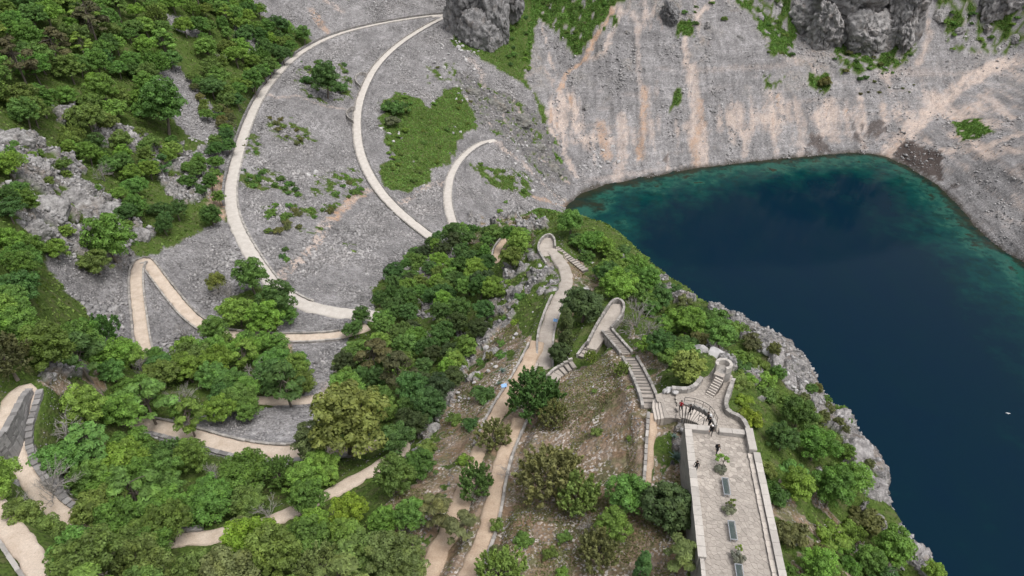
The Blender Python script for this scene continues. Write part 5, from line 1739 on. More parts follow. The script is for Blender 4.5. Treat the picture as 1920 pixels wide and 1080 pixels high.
# handrail beside the curved stair
t = NT('dark_metal', .5, .5)
t.bsdf.inputs['Metallic'].default_value = .6
M_metal = t.color(t.mix(t.noise(6, 3), (.03, .032, .035), (.06, .06, .065)))
t = NT('galvanised_metal', .45, .5)
t.bsdf.inputs['Metallic'].default_value = .35
M_galv = t.color(t.mix(t.noise(9, 3), (.36, .39, .43), (.48, .51, .55)))
hr = smooth_line(np.array([un(1282,757,-1.85), un(1300,759,-1.5), un(1320,767,-.9), un(1334,778,-.4), un(1343,797,0.0)]), .3, 2)
mb = MB()
wall_blocks(mb, hr + np.array([0, 0, 0]), .3, np.maximum(hr[:, 2] + .05, PLZ + .35), np.full(len(hr), -4.0), .6, .02)
obj('stone_wall', mb.mesh('stone_wall'), M_wall, label='curved kerb wall between the fanning stair and the plaza', cat='wall')
base = hr[0]
root = obj('handrail', None, loc=hr[0], label='thin dark metal handrail along the fanning stair', cat='railing')
up = np.array([0, 0, 1.0])
mb = MB(); mb.tube([p + up * .98 - base for p in hr], .028, 6); obj('rail', mb.mesh('rail'), M_metal, root)
mb = MB(); mb.tube([p + up * .55 - base for p in hr], .018, 6); obj('rail', mb.mesh('rail'), M_metal, root)
for i in range(0, len(hr), 4):
    mb = MB(); mb.tube([hr[i] - base, hr[i] + up * .98 - base], .026, 6); obj('post', mb.mesh('post'), M_metal, root)
h2 = np.array([un(1309,790,-.6), un(1318,797,0.0)])
root = obj('handrail', None, loc=h2[0], label='short dark metal handrail on the inner side of the fanning stair', cat='railing')
mb = MB(); mb.tube([h2[0] * 0 + up * .95, h2[1] - h2[0] + up * .95], .03, 6); obj('rail', mb.mesh('rail'), M_metal, root)
for q in h2:
    mb = MB(); mb.tube([q - h2[0] - up * .2, q - h2[0] + up * .95], .028, 6); obj('post', mb.mesh('post'), M_metal, root)

# ------------------------------------------------------------------ benches, signs
t = NT('dark_slat', .55, .4)
M_slat = t.color(t.mix(t.noise(4, 3), (.03, .05, .05), (.07, .095, .092)))
ang = math.atan2(TY[1], TY[0])


def bench(b, a, label, n_slat=5, first=None):
    c = tpt(a, b)
    root = obj('bench', None, loc=(c[0], c[1], .02), rz=ang, label=label, cat='bench', group='benches on the terrace')
    L_, W_ = 1.95, .58
    mb = MB()
    for y in (-W_ / 2, W_ / 2):
        mb.box((0, y, .46), (L_, .04, .09))
    for x in (-L_ / 2 + .03, L_ / 2 - .03):
        mb.box((x, 0, .461), (.045, W_ - .06, .088))
    obj('frame', mb.mesh('frame'), M_galv, root)
    for k in range(n_slat):
        mb = MB()
        mb.box((0, 0, 0), (L_ - .16, (W_ - .1) / n_slat - .018, .035))
        obj('slat', mb.mesh('slat'), M_slat, root, (0, -W_ / 2 + .05 + (W_ - .1) * (k + .5) / n_slat, .42))
    for x in (-L_ / 2 + .12, L_ / 2 - .12):
        for y in (-W_ / 2 + .06, W_ / 2 - .06):
            mb = MB(); mb.box((0, 0, .2), (.06, .06, .4)); obj('leg', mb.mesh('leg'), M_galv, root, (x, y, 0))
    return root


def tloc(p):
    d = np.asarray(p[:2]) - T0
    return float(d @ TX), float(d @ TY)


for (u0, v0, u1, v1), lb2 in (((1356, 896, 1367, 928), 'metal framed bench between the first two terrace plants'), ((1368, 977, 1379, 1012), 'metal framed bench in the middle of the terrace'), ((1383, 1060, 1392, 1096), 'metal framed bench at the bottom edge of the terrace')):
    p = (un(u0, v0, .45) + un(u1, v1, .45)) / 2
    a_, b_ = tloc(p)
    bench(b_, a_, lb2)

t = NT('blue_panel', .4, .5)
M_blue = t.color(t.mix(t.ramp(t.noise(8, 3), 0, 1, .45, .55), (.12, .30, .62), (.22, .42, .72)))


def sign(u, v, label, rz, w=.95, h=.65):
    p = hit(u, v + 6)
    root = obj('info_sign', None, loc=p, rz=rz, label=label, cat='sign', group='blue sign boards')
    mb = MB()
    c_, s_ = math.cos(R(50)), math.sin(R(50))
    mb.box((0, 0, 0), (w, h, .04))
    o = obj('panel', mb.mesh('panel'), M_blue, root, (0, 0, .95))
    o.rotation_euler = (R(40), 0, 0)
    for x in (-w * .35, w * .35):
        mb = MB(); mb.tube([(x, .05, -.3), (x, .05, .93)], .03, 6); obj('post', mb.mesh('post'), M_metal, root)


sign(945, 726, 'blue sign board at the edge of the ridge path', .3, .8, .5)
sign(1041, 603, 'small blue sign board beside the crest path', -.3, .7, .5)

# ------------------------------------------------------------------ agaves and terrace plants
t = NT('agave_leaf', .55, .35)
M_agave = t.color(t.mix(t.noise(3, 3), (.10, .17, .14), (.22, .30, .26)))
lv, lf_ = [], []
for i in range(7):
    s = i / 6
    w = .095 * math.sin(math.pi * min(1, .25 + .75 * s)) ** .6 * (1 - s ** 3) + .004
    x, z = s * .95, .55 * s - .32 * s * s
    lv += [(x, -w, z + .035), (x, 0, z), (x, w, z + .035), (x, 0, z - .03)]
for i in range(6):
    for j in range(4):
        lf_.append((i * 4 + j, i * 4 + (j + 1) % 4, (i + 1) * 4 + (j + 1) % 4, (i + 1) * 4 + j))
leaf_me = new_mesh('leaf', np.array(lv), [tuple(f[::-1]) for f in lf_])
leaf_me.materials.append(M_agave)


def agave(u, v, size, label, n=26):
    p = hit(u, v)
    root = obj('agave', None, loc=p, label=label, cat='agave', group='agaves')
    for k in range(n):
        s = k / n
        o = obj('leaf', leaf_me, None, root, (0, 0, .05))
        o.rotation_euler = (0, -R(8 + 62 * s) + random.uniform(-.1, .1), k * 2.4)
        o.scale = (size * (1 - .3 * s),) * 3


agave(1268, 862, 1.15, 'big blue-green agave below the left terrace wall', 30)
agave(1264, 822, .7, 'smaller agave above the big one by the terrace wall', 18)
agave(942, 698, .95, 'pale agave on the slope above the blue sign', 20)
agave(936, 722, .8, 'upright agave just left of the blue sign', 16)

for (u, v, rp), lb2 in (((1351, 876, 13), 'grey-green cushion plant under the first young terrace tree'), ((1369, 953, 13), 'grey-green cushion plant under the second young terrace tree'), ((1383, 1044, 15), 'round grey-green cushion plant at the lower end of the terrace')):
    p = un(u, v + 3, .3); rad = rp * 62 / FPX
    plant(S, (p[0], p[1], .02), rad, 'sage', lb2, 'plant', 'cushion plants on the terrace')
for (u, v, rp, cl), lb2 in (((1357, 862, 19, 'bright'), 'young leafy tree at the upper end of the terrace'), ((1373, 943, 14, 'moss'), 'thin young tree between the two terrace benches'), ((1388, 1030, 10, 'lime'), 'tiny lime green sapling in the round cushion plant')):
    rad = rp * 62 / FPX
    p = un(u, v, 1.2 * rad)
    plant('young_tree', (p[0], p[1], 0.05), rad, cl, lb2, 'tree', 'young trees on the terrace')

# ------------------------------------------------------------------ boulders
BV = []
import bmesh
for i in range(7):
    r = np.random.default_rng(40 + i)
    bm = bmesh.new()
    bmesh.ops.create_icosphere(bm, subdivisions=2, radius=.5)
    pl = [(lambda d: (d / np.linalg.norm(d), r.uniform(.26, .42)))(r.normal(0, 1, 3)) for _ in range(11)]
    for v_ in bm.verts:
        p = np.array(v_.co)
        for nrm, dist in pl:
            e = p @ nrm - dist
            if e > 0: p = p - nrm * e
        p *= 1 + r.normal(0, .03)
        v_.co = p * np.array([1.15, .95, .85])
    me = bpy.data.meshes.new('boulder')
    bm.to_mesh(me); bm.free()
    me.materials.append(M_boulder)
    BV.append(me)


AUTO = []


def boulder(p, s, label=None, flat=1.0, group=None):
    o = bpy.data.objects.new('boulder', random.choice(BV))
    col.objects.link(o)
    o.location = (float(p[0]), float(p[1]), float(p[2]) + s * .12)
    o.rotation_euler = (random.uniform(-.5, .5), random.uniform(-.5, .5), random.uniform(0, 6.28))
    o.scale = (s, s * random.uniform(.75, 1.1), s * flat * random.uniform(.7, 1.0))
    tag(o, label, 'boulder', group)
    if label is None: AUTO.append(o)
    return o


def boulders(px, n, smin, smax, seed, group):
    r = np.random.default_rng(seed)
    poly = np.array(px, float)
    k = 0
    for _ in range(n * 30):
        u = r.uniform(poly[:, 0].min(), poly[:, 0].max()); v = r.uniform(poly[:, 1].min(), poly[:, 1].max())
        if not inside(np.array([u]), np.array([v]), poly)[0] or ((VIS[:, 0] - u) ** 2 + (VIS[:, 1] - v) ** 2 < 144).any():
            continue
        boulder(hit(u, v), smin * (smax / smin) ** (r.random() ** 1.6), None, 1.0, group)
        k += 1
        if k >= n: break


boulders([(795,85),(850,70),(905,105),(915,150),(870,170),(800,140)], 42, 1.0, 3.2, 1, 'fallen rocks below the rock tower')
boulders([(850,160),(890,150),(910,200),(860,210)], 10, 1.0, 2.4, 2, 'fallen rocks below the rock tower')
boulders([(930,270),(990,300),(1050,360),(1030,390),(960,340)], 26, .8, 2.6, 3, 'boulders in the gully to the lake')
boulders([(1080,300),(1160,260),(1165,320),(1090,345)], 26, .9, 3.0, 4, 'boulders on the lake shore slope')
boulders([(1100,150),(1300,130),(1400,200),(1380,290),(1180,310),(1110,260)], 14, .9, 2.0, 5, 'boulders on the far wall')
boulders([(1560,160),(1640,150),(1620,220),(1540,230)], 8, 1.0, 2.4, 6, 'boulders on the far wall')
boulders([(700,230),(760,240),(740,270),(710,270)], 6, 1.0, 2.6, 7, 'boulders by the green patch')
boulders([(840,235),(870,232),(868,250),(845,250)], 3, 1.4, 2.8, 8, 'boulders by the green patch')
boulders([(500,290),(560,300),(600,330),(520,330)], 6, .9, 2.2, 9, 'boulders in the scree bowl')
boulders([(620,450),(780,420),(760,470),(690,520),(630,500)], 10, .8, 1.6, 10, 'boulders in the scree bowl')
boulders([(350,230),(400,240),(400,290),(360,280)], 8, .9, 2.2, 11, 'boulders on the left scree')
boulders([(85,688),(150,682),(155,705),(95,715)], 12, .6, 1.5, 12, 'rocks on the knoll by the hairpin')
boulders([(1000,495),(1035,500),(1045,545),(1005,555)], 16, .5, 1.4, 13, 'rocks beside the crest path')
boulders([(1435,650),(1475,670),(1510,720),(1490,740),(1440,690)], 16, .6, 1.6, 14, 'pale rocks on the cliff top')
boulders([(640,-10),(820,-10),(800,15),(700,25)], 10, 1.0, 2.6, 15, 'rocks above the path junction')
boulders([(1060,470),(1110,480),(1125,505),(1090,500)], 10, .5, 1.3, 16, 'rocks above the lake stairs')
boulders([(1100,730),(1150,700),(1160,760),(1110,770)], 10, .2, .5, 17, 'pale stones on the dry slope')
boulders([(180,235),(280,255),(275,285),(190,270)], 8, 1.5, 3.2, 18, 'pale outcrop rocks on the left hill')
boulders([(740,340),(800,330),(840,350),(780,390)], 6, .7, 1.6, 19, 'boulders below the green patch')
boulder(ground_at(1309, 662, -.3), 3.1, 'tall pointed grey rock behind the yellow-olive bush')
boulder(ground_at(1340, 668, -.2), 2.7, 'massive grey rock left of the round lookout')
boulder(ground_at(1362, 673, -.4), 1.7, 'smaller grey rock behind the round lookout')
boulder(un(1254, 733, -2.0), 1.1, 'pale rock at the head of the broad curved steps')
boulder(un(1265, 735, -1.9), .95, 'pale rock at the end of the curved low wall')
boulder(un(1246, 735, -2.1), .7, 'small pale rock beside the broad curved steps')
boulder(ground_at(1098, 545, 0), 1.6, 'white rock between the dark bushes and the cliff')
boulder(ground_at(1490, 1020, 0), 1.0, 'white rock on the grassy slope right of the terrace')
boulder(ground_at(615, 625 + 200, 0), .8, 'rock under the big yellow-green tree')

# ------------------------------------------------------------------ gull over the water
t = NT('gull_white', .7, .2)
M_gull = t.color(t.mix(t.noise(5, 2), (.72, .73, .75), (.82, .82, .82)))
p = un(1890, 775, -60)
root = obj('gull', None, loc=p, rz=R(75), label='white gull gliding over the dark water', cat='bird')
root.scale = (.72, .72, .72)
mb = MB(); mb.tube([(-.26, 0, 0), (-.18, 0, 0), (0, 0, .01), (.15, 0, .015), (.22, 0, .03), (.27, 0, .025), (.32, 0, .015)], [.02, .05, .075, .06, .04, .04, .008], 8)
mb.add([(-.26, 0, .01), (-.42, .07, .0), (-.42, -.07, .0), (-.3, 0, -.02)], [(0, 1, 2), (3, 2, 1)])
obj('body', mb.mesh('body', True), M_gull, root)
for s in (1, -1):
    w_ = [(.1, 0, .03), (.14, .28, .11), (.02, .68, .06), (-.1, .62, .05), (-.05, .28, .09), (-.12, 0, .02)]
    v_ = [(x, y * s, z) for x, y, z in w_] + [(x, y * s, z - .018) for x, y, z in w_]
    mb = MB(); mb.add(v_, [(0, 1, 4, 5), (1, 2, 3, 4), (11, 10, 7, 6), (10, 9, 8, 7)] + [(i, (i + 1) % 6, 6 + (i + 1) % 6, 6 + i) for i in range(6)])
    obj('wing', mb.mesh('wing'), M_gull, root)

# ------------------------------------------------------------------ cliffs and outcrops: massive faceted rock
t = NT('cliff_rock', .92, .15)
oc = t.n('ShaderNodeObjectInfo').outputs['Color']
n_a = t.noise(.35, 6, .68)
n_b = t.noise(1.5, 5, .7)
c = t.scalecol(oc, t.ramp(n_a, .45, 1.5, .35, .68))
c = t.mix(t.ramp(n_b, 0, .6, .52, .7), c, t.scalecol(oc, 1.7))
c = t.mix(t.ramp(t.noise(.9, 5, .7), 0, .75, .6, .7), c, t.scalecol(oc, .35))
c = t.mix(t.ramp(t.noise(.22, 4, .6), 0, .35, .55, .7), c, (.26, .205, .165))
t.bump(t.math('ADD', n_b, t.math('MULTIPLY', t.noise(5, 4, .7), .4)), .9, .5)
M_cliff = t.color(c)
RV = []
for i in range(6):
    r = np.random.default_rng(900 + i)
    bm = bmesh.new()
    bmesh.ops.create_icosphere(bm, subdivisions=6 if i < 3 else 5, radius=1.0)
    P_ = np.array([v_.co[:] for v_ in bm.verts])
    Fq = np.array([[v_.index for v_ in f_.verts] for f_ in bm.faces])
    bm.free()
    for _ in range(26):
        d_ = r.normal(0, 1, 3); d_[2] *= .6; d_ /= np.linalg.norm(d_)
        e_ = np.clip(P_ @ d_ - r.uniform(.5, .85), 0, None)
        P_ = P_ - e_[:, None] * d_ * .93
    dr = P_ / np.linalg.norm(P_, axis=1)[:, None]
    q = P_ * np.array([1, 1, .8]) + i * 9.0
    f1 = 1 - 2 * np.abs(fbm(q[:, 0] * 2.2, q[:, 1] * 2.2, q[:, 2] * 1.6, 3, 50 + i))
    f2 = 1 - 2 * np.abs(fbm(q[:, 0] * 6, q[:, 1] * 6, q[:, 2] * 4, 3, 60 + i))
    f3 = fbm(q[:, 0] * 16, q[:, 1] * 16, q[:, 2] * 13, 2, 70 + i)
    crk = np.clip(.09 - np.abs(noise(q[:, 0] * 3.2, q[:, 1] * 3.2, q[:, 2] * 1.2, 80 + i)), 0, 1)
    wc_ = r.normal(0, 1, (170, 3)); wc_ /= np.linalg.norm(wc_, axis=1)[:, None]; wc_ *= r.uniform(.55, 1.0, 170)[:, None]
    wq = P_ + .07 * np.stack([f2, f3, f1], 1)
    dd_ = ((wq[:, None] - wc_[None]) ** 2 * np.array([1, 1, 1.6])).sum(-1)
    so = np.sort(dd_, 1)[:, :2]
    cellr = r.uniform(-.09, .09, 170)[dd_.argmin(1)]
    gro = np.clip(.035 - (np.sqrt(so[:, 1]) - np.sqrt(so[:, 0])), 0, 1)
    P_ = P_ + dr * (.09 * f1 + .07 * f2 + .04 * f3 - .7 * crk + cellr - 1.6 * gro)[:, None]
    me = new_mesh('rock', P_, Fq)
    me.materials.append(M_cliff)
    RV.append(me)


def rock(name, u, v, size, label, tone=(.25, .245, .245), var=None, rz=None, dz=0.0, group=None, cat='rock', tilt=(0, 0)):
    p = hit(u, v)
    o = bpy.data.objects.new(name, RV[var if var is not None else random.randrange(6)])
    col.objects.link(o)
    o.location = (float(p[0]), float(p[1]), float(p[2]) + dz)
    o.rotation_euler = (tilt[0], tilt[1], random.uniform(0, 6.28) if rz is None else rz)
    o.scale = tuple(s / 2 for s in size)
    o.color = (*tone, 1)
    tag(o, label, cat, group)
    return o


DK = (.235, .23, .23)
for i, (u, v, s, dz, lb2) in enumerate([(893, 80, (28, 22, 34), 4, 'foot of the dark rock tower above the fallen rocks'), (868, 52, (22, 20, 34), 8, 'dark rock buttress beside the path junction'), (925, 58, (28, 22, 36), 8, 'dark rock buttress beside the green gully'),
        (900, 40, (36, 26, 40), 22, 'upper block of the dark rock tower'), (948, 22, (28, 24, 36), 14, 'rear block of the dark rock tower at the top edge')]):
    s = (s[0] * 1.12, s[1] * 1.15, s[2] * 1.1)
    rock('rock_tower', u, v, s, lb2, DK, i % 3, i * 1.3, dz, 'blocks of the dark rock tower', 'cliff')
for i, (u, v, s, dz, lb2) in enumerate([(1508, 40, (26, 20, 26), 2, 'left end of the grey cliff above the far scree'), (1548, 60, (30, 22, 30), 3, 'second buttress of the grey cliff from its left end'), (1600, 74, (34, 24, 28), 4, 'middle buttress of the grey cliff'),
        (1648, 72, (32, 22, 30), 4, 'broad buttress right of the middle of the grey cliff'), (1690, 62, (26, 20, 28), 4, 'right buttress of the grey cliff'), (1560, 30, (44, 24, 36), 14, 'upper wall of the grey cliff at the top edge'), (1625, 36, (46, 26, 40), 16, 'upper middle wall of the grey cliff at the top edge'), (1685, 25, (40, 24, 36), 14, 'upper right wall of the grey cliff at the top edge')]):
    s = (s[0] * 1.35, s[1] * 1.1, s[2] * 1.1)
    rock('cliff_buttress', u, v, s, lb2, (.31, .30, .295), i % 3, i * 1.1, dz, 'buttresses of the grey cliff', 'cliff')
rock('rock_slab', 1712, 72, (11, 9, 24), 'tall leaning grey slab at the right end of the cliff', (.21, .205, .205), 3, .3, 3, tilt=(.0, .35))
rock('huge_boulder', 1255, 34, (15, 13, 17), 'huge dark grey boulder standing at the top of the far wall', (.19, .188, .19), 1, .8, 2)
rock('cliff_buttress', 1880, 12, (40, 22, 34), 'grey rock wall in the top right corner', (.26, .252, .25), 2, .3, 4, cat='cliff')
PL = (.33, .32, .315)
for i, (u, v, s, lb2) in enumerate([(15, 262, (12, 9, 8), 'pale rock at the left edge on top of the rock rib'), (48, 312, (11, 8, 8), 'pale angular rock in the upper part of the rock rib'), (85, 400, (12, 9, 7), 'pale sloping rock in the lower left of the rock rib'), (130, 372, (12, 8, 8), 'pale ridge of rock in the middle of the rock rib'),
        (165, 392, (12, 7, 8), 'long pale rock slab on the rock rib'), (205, 402, (9, 6, 7), 'pale rock at the lower end of the rock rib'), (196, 250, (7, 6, 9), 'pointed pale rock outcrop between the trees'), (256, 264, (7, 6, 8), 'second pale rock outcrop right of the pointed one'), (120, 218, (7, 5, 5), 'small grey outcrop in the wood'),
        (320, 305, (9, 7, 7), 'pale rock above the curving path on the left'), (352, 352, (10, 8, 8), 'pale broken rock beside the tan path edge'), (262, 445, (6, 5, 6), 'grey rock right above the sharp hairpin'), (60, 430, (8, 6, 6), 'pale rock at the foot of the rock rib')]):
    rock('rock_outcrop', u, v, s, lb2, PL, 3 + i % 3, .7 + .2 * (i % 3), -s[2] * .12, 'pale rocks of the left rib', tilt=(.25, -.2))
for i, (u, v, s, lb2) in enumerate([(1425, 645, (5, 4, 5), 'pale rock on the cliff edge by the brown bush'), (1458, 672, (6, 4, 5), 'pale rock on the cliff edge, second from the brown bush'), (1490, 712, (6, 5, 5), 'pale cracked rock on the cliff edge above the deep green tree'), (1528, 752, (6, 5, 5), 'pale rock left of the cliff corner'),
        (1572, 788, (7, 5, 6), 'pale square rock at the cliff corner'), (1592, 840, (8, 6, 6), 'broad pale rock below the cliff corner'), (1622, 892, (8, 6, 6), 'pale rock above the cliff nose'), (1638, 925, (6, 5, 5), 'pale rock at the cliff nose'), (1722, 1040, (4, 4, 4), 'pale rock at the bottom of the cliff edge'),
        (1350, 605, (5, 4, 4), 'pale rock on the cliff edge among bushes'), (1285, 565, (4, 3, 3.5), 'pale rock on the cliff edge above the second lookout'), (1090, 470, (4, 3, 3), 'pale rock beside the stairs of the far lookout')]):
    rock('cliff_rock', u, v, s, lb2, (.34, .325, .32), 3 + i % 3, i * .9, -s[2] * .33, 'pale rocks of the lake cliff')
for i, (u, v, s, lb2) in enumerate([(885, 175, (14, 9, 7), 'grey rock ledge below the fallen rocks'), (930, 200, (16, 10, 7), 'grey streaked rock in the middle of the promontory'), (975, 230, (16, 10, 7), 'grey rock on the right of the promontory'), (1005, 280, (14, 10, 7), 'grey rock low on the promontory'), (1035, 320, (12, 9, 6), 'grey rock at the foot of the promontory by the shore'),
        (800, 478, (6, 5, 5), 'grey rock face among the trees at the spur edge'), (835, 455, (5, 4, 5), 'grey rock below the end of the curving path'), (765, 515, (5, 4, 4), 'low grey rock at the wooded edge of the scree')]):
    rock('rock_outcrop', u, v, s, lb2, (.19, .187, .172), 3 + i % 3, -.6 + .3 * (i % 2), 0.0, 'grey rocks of the promontory', tilt=(.35, .1))
# two small bays in the wall of the lower curving path
for px, lb2 in (([(687,136),(674,135),(665,143),(668,153),(676,160)], 'semicircular stone bay on the path above the green patch'), ([(666,199),(656,200),(648,209),(652,219),(662,225)], 'second semicircular stone bay further down the path')):
    zz = float(hit(*px[2])[2]) + .55
    px_line_wall(lb2, px, zz, .4, zz - 1.6, blk=.9)

for i, (px, n, a_, b_, g_) in enumerate([([(1490,70),(1720,85),(1715,110),(1490,95)], 20, 1.2, 3.4, 'boulders at the foot of the grey cliff'), ([(845,70),(930,85),(925,105),(850,95)], 12, 1.2, 3.2, 'boulders at the foot of the rock tower'), ([(1740,60),(1900,60),(1900,100),(1760,110)], 10, 1.2, 3.0, 'boulders on the broken top slope'),
        ([(700,100),(760,110),(740,160),(700,170)], 8, .9, 2.0, 'boulders beside the curving path'), ([(1830,300),(1915,320),(1915,450),(1860,400)], 10, .9, 2.2, 'boulders on the right shore'), ([(930,230),(1000,260),(1040,330),(980,310)], 14, 1.0, 2.6, 'boulders on the promontory')]):
    boulders(px, n, a_, b_, 60 + i, g_)

for i, (u, v, s, lb2) in enumerate([(1005, 500, (4, 3, 3), 'broken grey rock below the far lookout'), (1018, 545, (4, 3, 3), 'broken grey rock beside the bend of the crest path'), (975, 545, (4.5, 3, 3.5), 'grey rock on the drop left of the crest path'), (955, 605, (4.5, 3, 3.5), 'grey rock below the lime green bush'),
        (925, 660, (4, 3, 3), 'grey rock on the edge above the wooded flank'), (890, 705, (4, 3, 3), 'grey rock on the edge left of the agaves'), (850, 755, (3.5, 3, 3), 'grey rock low on the edge of the wooded flank'), (815, 805, (3.5, 3, 3), 'grey rock at the bottom of the pale rocky edge')]):
    rock('rock_outcrop', u, v, s, lb2, (.33, .32, .31), 3 + i % 3, i * .8, -s[2] * .3, 'grey rocks left of the ridge', tilt=(.2, -.3))
boulders([(1000,490),(1010,560),(975,640),(920,700),(850,790),(820,800),(900,640),(960,540)], 40, .4, 1.3, 90, 'rocks left of the ridge path')

for i, (u, v, s, lb2) in enumerate([(1180, 60, (10, 7, 6), 'grey crag between the orange streaks high on the far wall'), (1330, 45, (12, 8, 7), 'grey crag right of the huge dark boulder'), (1390, 70, (9, 7, 6), 'grey crag left of the green strip on the far wall'), (1420, 25, (12, 8, 8), 'grey crag at the top edge left of the cliff'),
        (1760, 25, (12, 9, 9), 'grey crag right of the leaning slab'), (1800, 55, (10, 7, 6), 'grey crag on the broken top slope'), (1850, 45, (12, 8, 8), 'broad grey crag on the broken top slope'), (1905, 70, (10, 8, 7), 'grey crag at the right edge'), (1560, 120, (8, 6, 5), 'low grey crag below the cliff'), (1660, 125, (8, 6, 5), 'low grey crag below the right part of the cliff'), (1100, 200, (8, 6, 5), 'low grey crag at the left of the far wall')]):
    rock('rock_crag', u, v, s, lb2, (.27, .262, .258), i % 6, i * .7, -s[2] * .3, 'crags on the far wall', tilt=(.3, .1))

# ------------------------------------------------------------------ people
def plain(name, c, rough=.8, obj_col=False):
    t = NT(name, rough, .2)
    if obj_col:
        return t.color(t.scalecol(t.n('ShaderNodeObjectInfo').outputs['Color'], t.ramp(t.noise(9, 3), .8, 1.2)))
    return t.color(t.scalecol(t.mix(t.noise(9, 3), tuple(x * .85 for x in c), tuple(min(1, x * 1.15) for x in c)), 1.0))


M_skin = plain('skin', (.50, .33, .25), .6)
M_top = plain('jacket_cloth', (.1, .1, .1), .85, True)
M_trouser = plain('trouser_cloth', (.022, .023, .027), .85)
M_shoe = plain('shoe', (.05, .045, .04), .6)
M_hair = plain('hair', (.025, .018, .013), .6)


def person_mesh(step, arm_l, arm_r, bend):
    """one continuous skinned body; step = stride, arm = (forward, out) swing of each arm in metres"""
    V, E_, Rd = [], [], []

    def add(p, r, frm=None):
        V.append(p); Rd.append(r)
        if frm is not None: E_.append((frm, len(V) - 1))
        return len(V) - 1
    pel = add((0, 0, .96), .135)
    wai = add((0, .01 + bend * .3, 1.12), .125, pel)
    che = add((0, .02 + bend * .7, 1.34), .15, wai)
    nk = add((0, .03 + bend, 1.49), .062, che)
    jaw = add((0, .055 + bend * 1.1, 1.57), .07, nk)
    hd = add((0, .045 + bend * 1.15, 1.66), .098, jaw)
    add((0, .035 + bend * 1.15, 1.75), .07, hd)
    add((0, .15 + bend * 1.15, 1.625), .016, hd)            # nose
    for s in (-1, 1):
        add((s * .098, .03 + bend * 1.15, 1.645), .018, hd)  # ears
        sh = add((s * .185, .015 + bend * .75, 1.41), .066, che)
        fw, out = arm_l if s < 0 else arm_r
        el = add((s * (.225 + out * .6), -.03 + fw * .35 + bend * .7, 1.14), .045, sh)
        wr = add((s * (.235 + out), .04 + fw + bend * .7, .90 + abs(fw) * .45), .03, el)
        pa = add((s * (.235 + out), .06 + fw * 1.1 + bend * .7, .83 + abs(fw) * .5), .034, wr)
        for k, (dx, ln) in enumerate(((-.03, .07), (-.01, .085), (.01, .08), (.03, .06))):
            f1 = add((s * (.235 + out) + dx, .075 + fw * 1.15 + bend * .7, .79 + abs(fw) * .5), .0095, pa)
            add((s * (.235 + out) + dx * 1.1, .09 + fw * 1.15 + bend * .7, .79 - ln + abs(fw) * .5), .008, f1)
        add((s * (.195 + out), .10 + fw * 1.1 + bend * .7, .80 + abs(fw) * .5), .0095, pa)
        st = step * s
        hp = add((s * .095, 0, .90), .105, pel)
        kn = add((s * .1, .05 + st * .45, .50), .066, hp)
        an = add((s * .1, -.02 + st, .10), .042, kn)
        add((s * .115, .15 + st, .045), .04, an)
    me = bpy.data.meshes.new('person_skeleton')
    me.from_pydata(V, E_, [])
    o = bpy.data.objects.new('person_skeleton', me)
    col.objects.link(o)
    o.modifiers.new('skin', 'SKIN')
    sk = me.skin_vertices[0].data if me.skin_vertices else None
    if sk is None:
        bpy.context.view_layer.objects.active = o
        bm = bmesh.new(); bm.from_mesh(me); bm.verts.layers.skin.verify(); bm.to_mesh(me); bm.free()
        sk = me.skin_vertices[0].data
    for i, r_ in enumerate(Rd):
        sk[i].radius = (r_, r_ * (.72 if i in (0, 1, 2) else 1.0))
        sk[i].use_root = (i == 0)
    sub = o.modifiers.new('sub', 'SUBSURF'); sub.levels = 1; sub.render_levels = 1
    dg = bpy.context.evaluated_depsgraph_get()
    out = bpy.data.meshes.new_from_object(o.evaluated_get(dg))
    bpy.data.objects.remove(o); 
    out.name = 'person'
    for m_ in (M_top, M_trouser, M_skin, M_shoe): 
        out.materials.append(m_)
    for f_ in out.polygons:
        c = f_.center
        f_.use_smooth = True
        if c.z > 1.5: f_.material_index = 2
        elif c.z < .13: f_.material_index = 3
        elif abs(c.x) < .2 and c.z < .98: f_.material_index = 1
        elif abs(c.x) > .19 and c.z < .93 + .25 * abs(c.y): f_.material_index = 2
    return out


mb = MB()
for i in range(7):
    w = i / 6 * math.pi * .55
def cap_mesh(name, zscale, drop):
    bm = bmesh.new()
    bmesh.ops.create_uvsphere(bm, u_segments=14, v_segments=10, radius=.118)
    bmesh.ops.delete(bm, geom=[v for v in bm.verts if v.co.z < -drop and v.co.y > -.04 or v.co.z < -.09], context='VERTS')
    for v in bm.verts: v.co.z *= zscale
    me = bpy.data.meshes.new(name); bm.to_mesh(me); bm.free()
    for p_ in me.polygons: p_.use_smooth = True
    return me


hair_me = cap_mesh('hair', 1.0, .0)
hat_me = cap_mesh('sun_hat', .9, .0)
bp = MB()
bp.box((0, -.24, 1.22), (.30, .17, .46), 0, 0, .8)
bp.box((0, -.335, 1.16), (.22, .05, .24), 0, 0, .8)
pack_me = bp.mesh('backpack')
poses = [person_mesh(.16, (.12, .02), (-.06, .03), .03), person_mesh(.05, (.0, .04), (.02, .04), .02), person_mesh(-.2, (-.1, .05), (.22, .06), .08)]
M_white = plain('white_cloth', (.75, .75, .75))
M_black = plain('black_pack', (.02, .02, .022))


def person(u, v, z, pose, rz, top, label, hat=False, pack=None):
    p = un(u, v, z)
    o = obj('person', poses[pose], None, None, p, rz, label, 'person')
    o.color = (*top, 1)
    o.scale = (.86, .86, .84)
    bnd = (.03, .02, .08)[pose]
    h = obj('sun_hat' if hat else 'hair', hat_me.copy() if hat else hair_me, M_white if hat else M_hair, o, (0, .03 + bnd * 1.15, 1.685))
    if pack is not None:
        obj('backpack', pack_me.copy(), pack, o, (0, bnd * .5, 0))
    return o


def stair_z(k):
    return PLZ + .08 + (-PLZ - .08) * k / 12


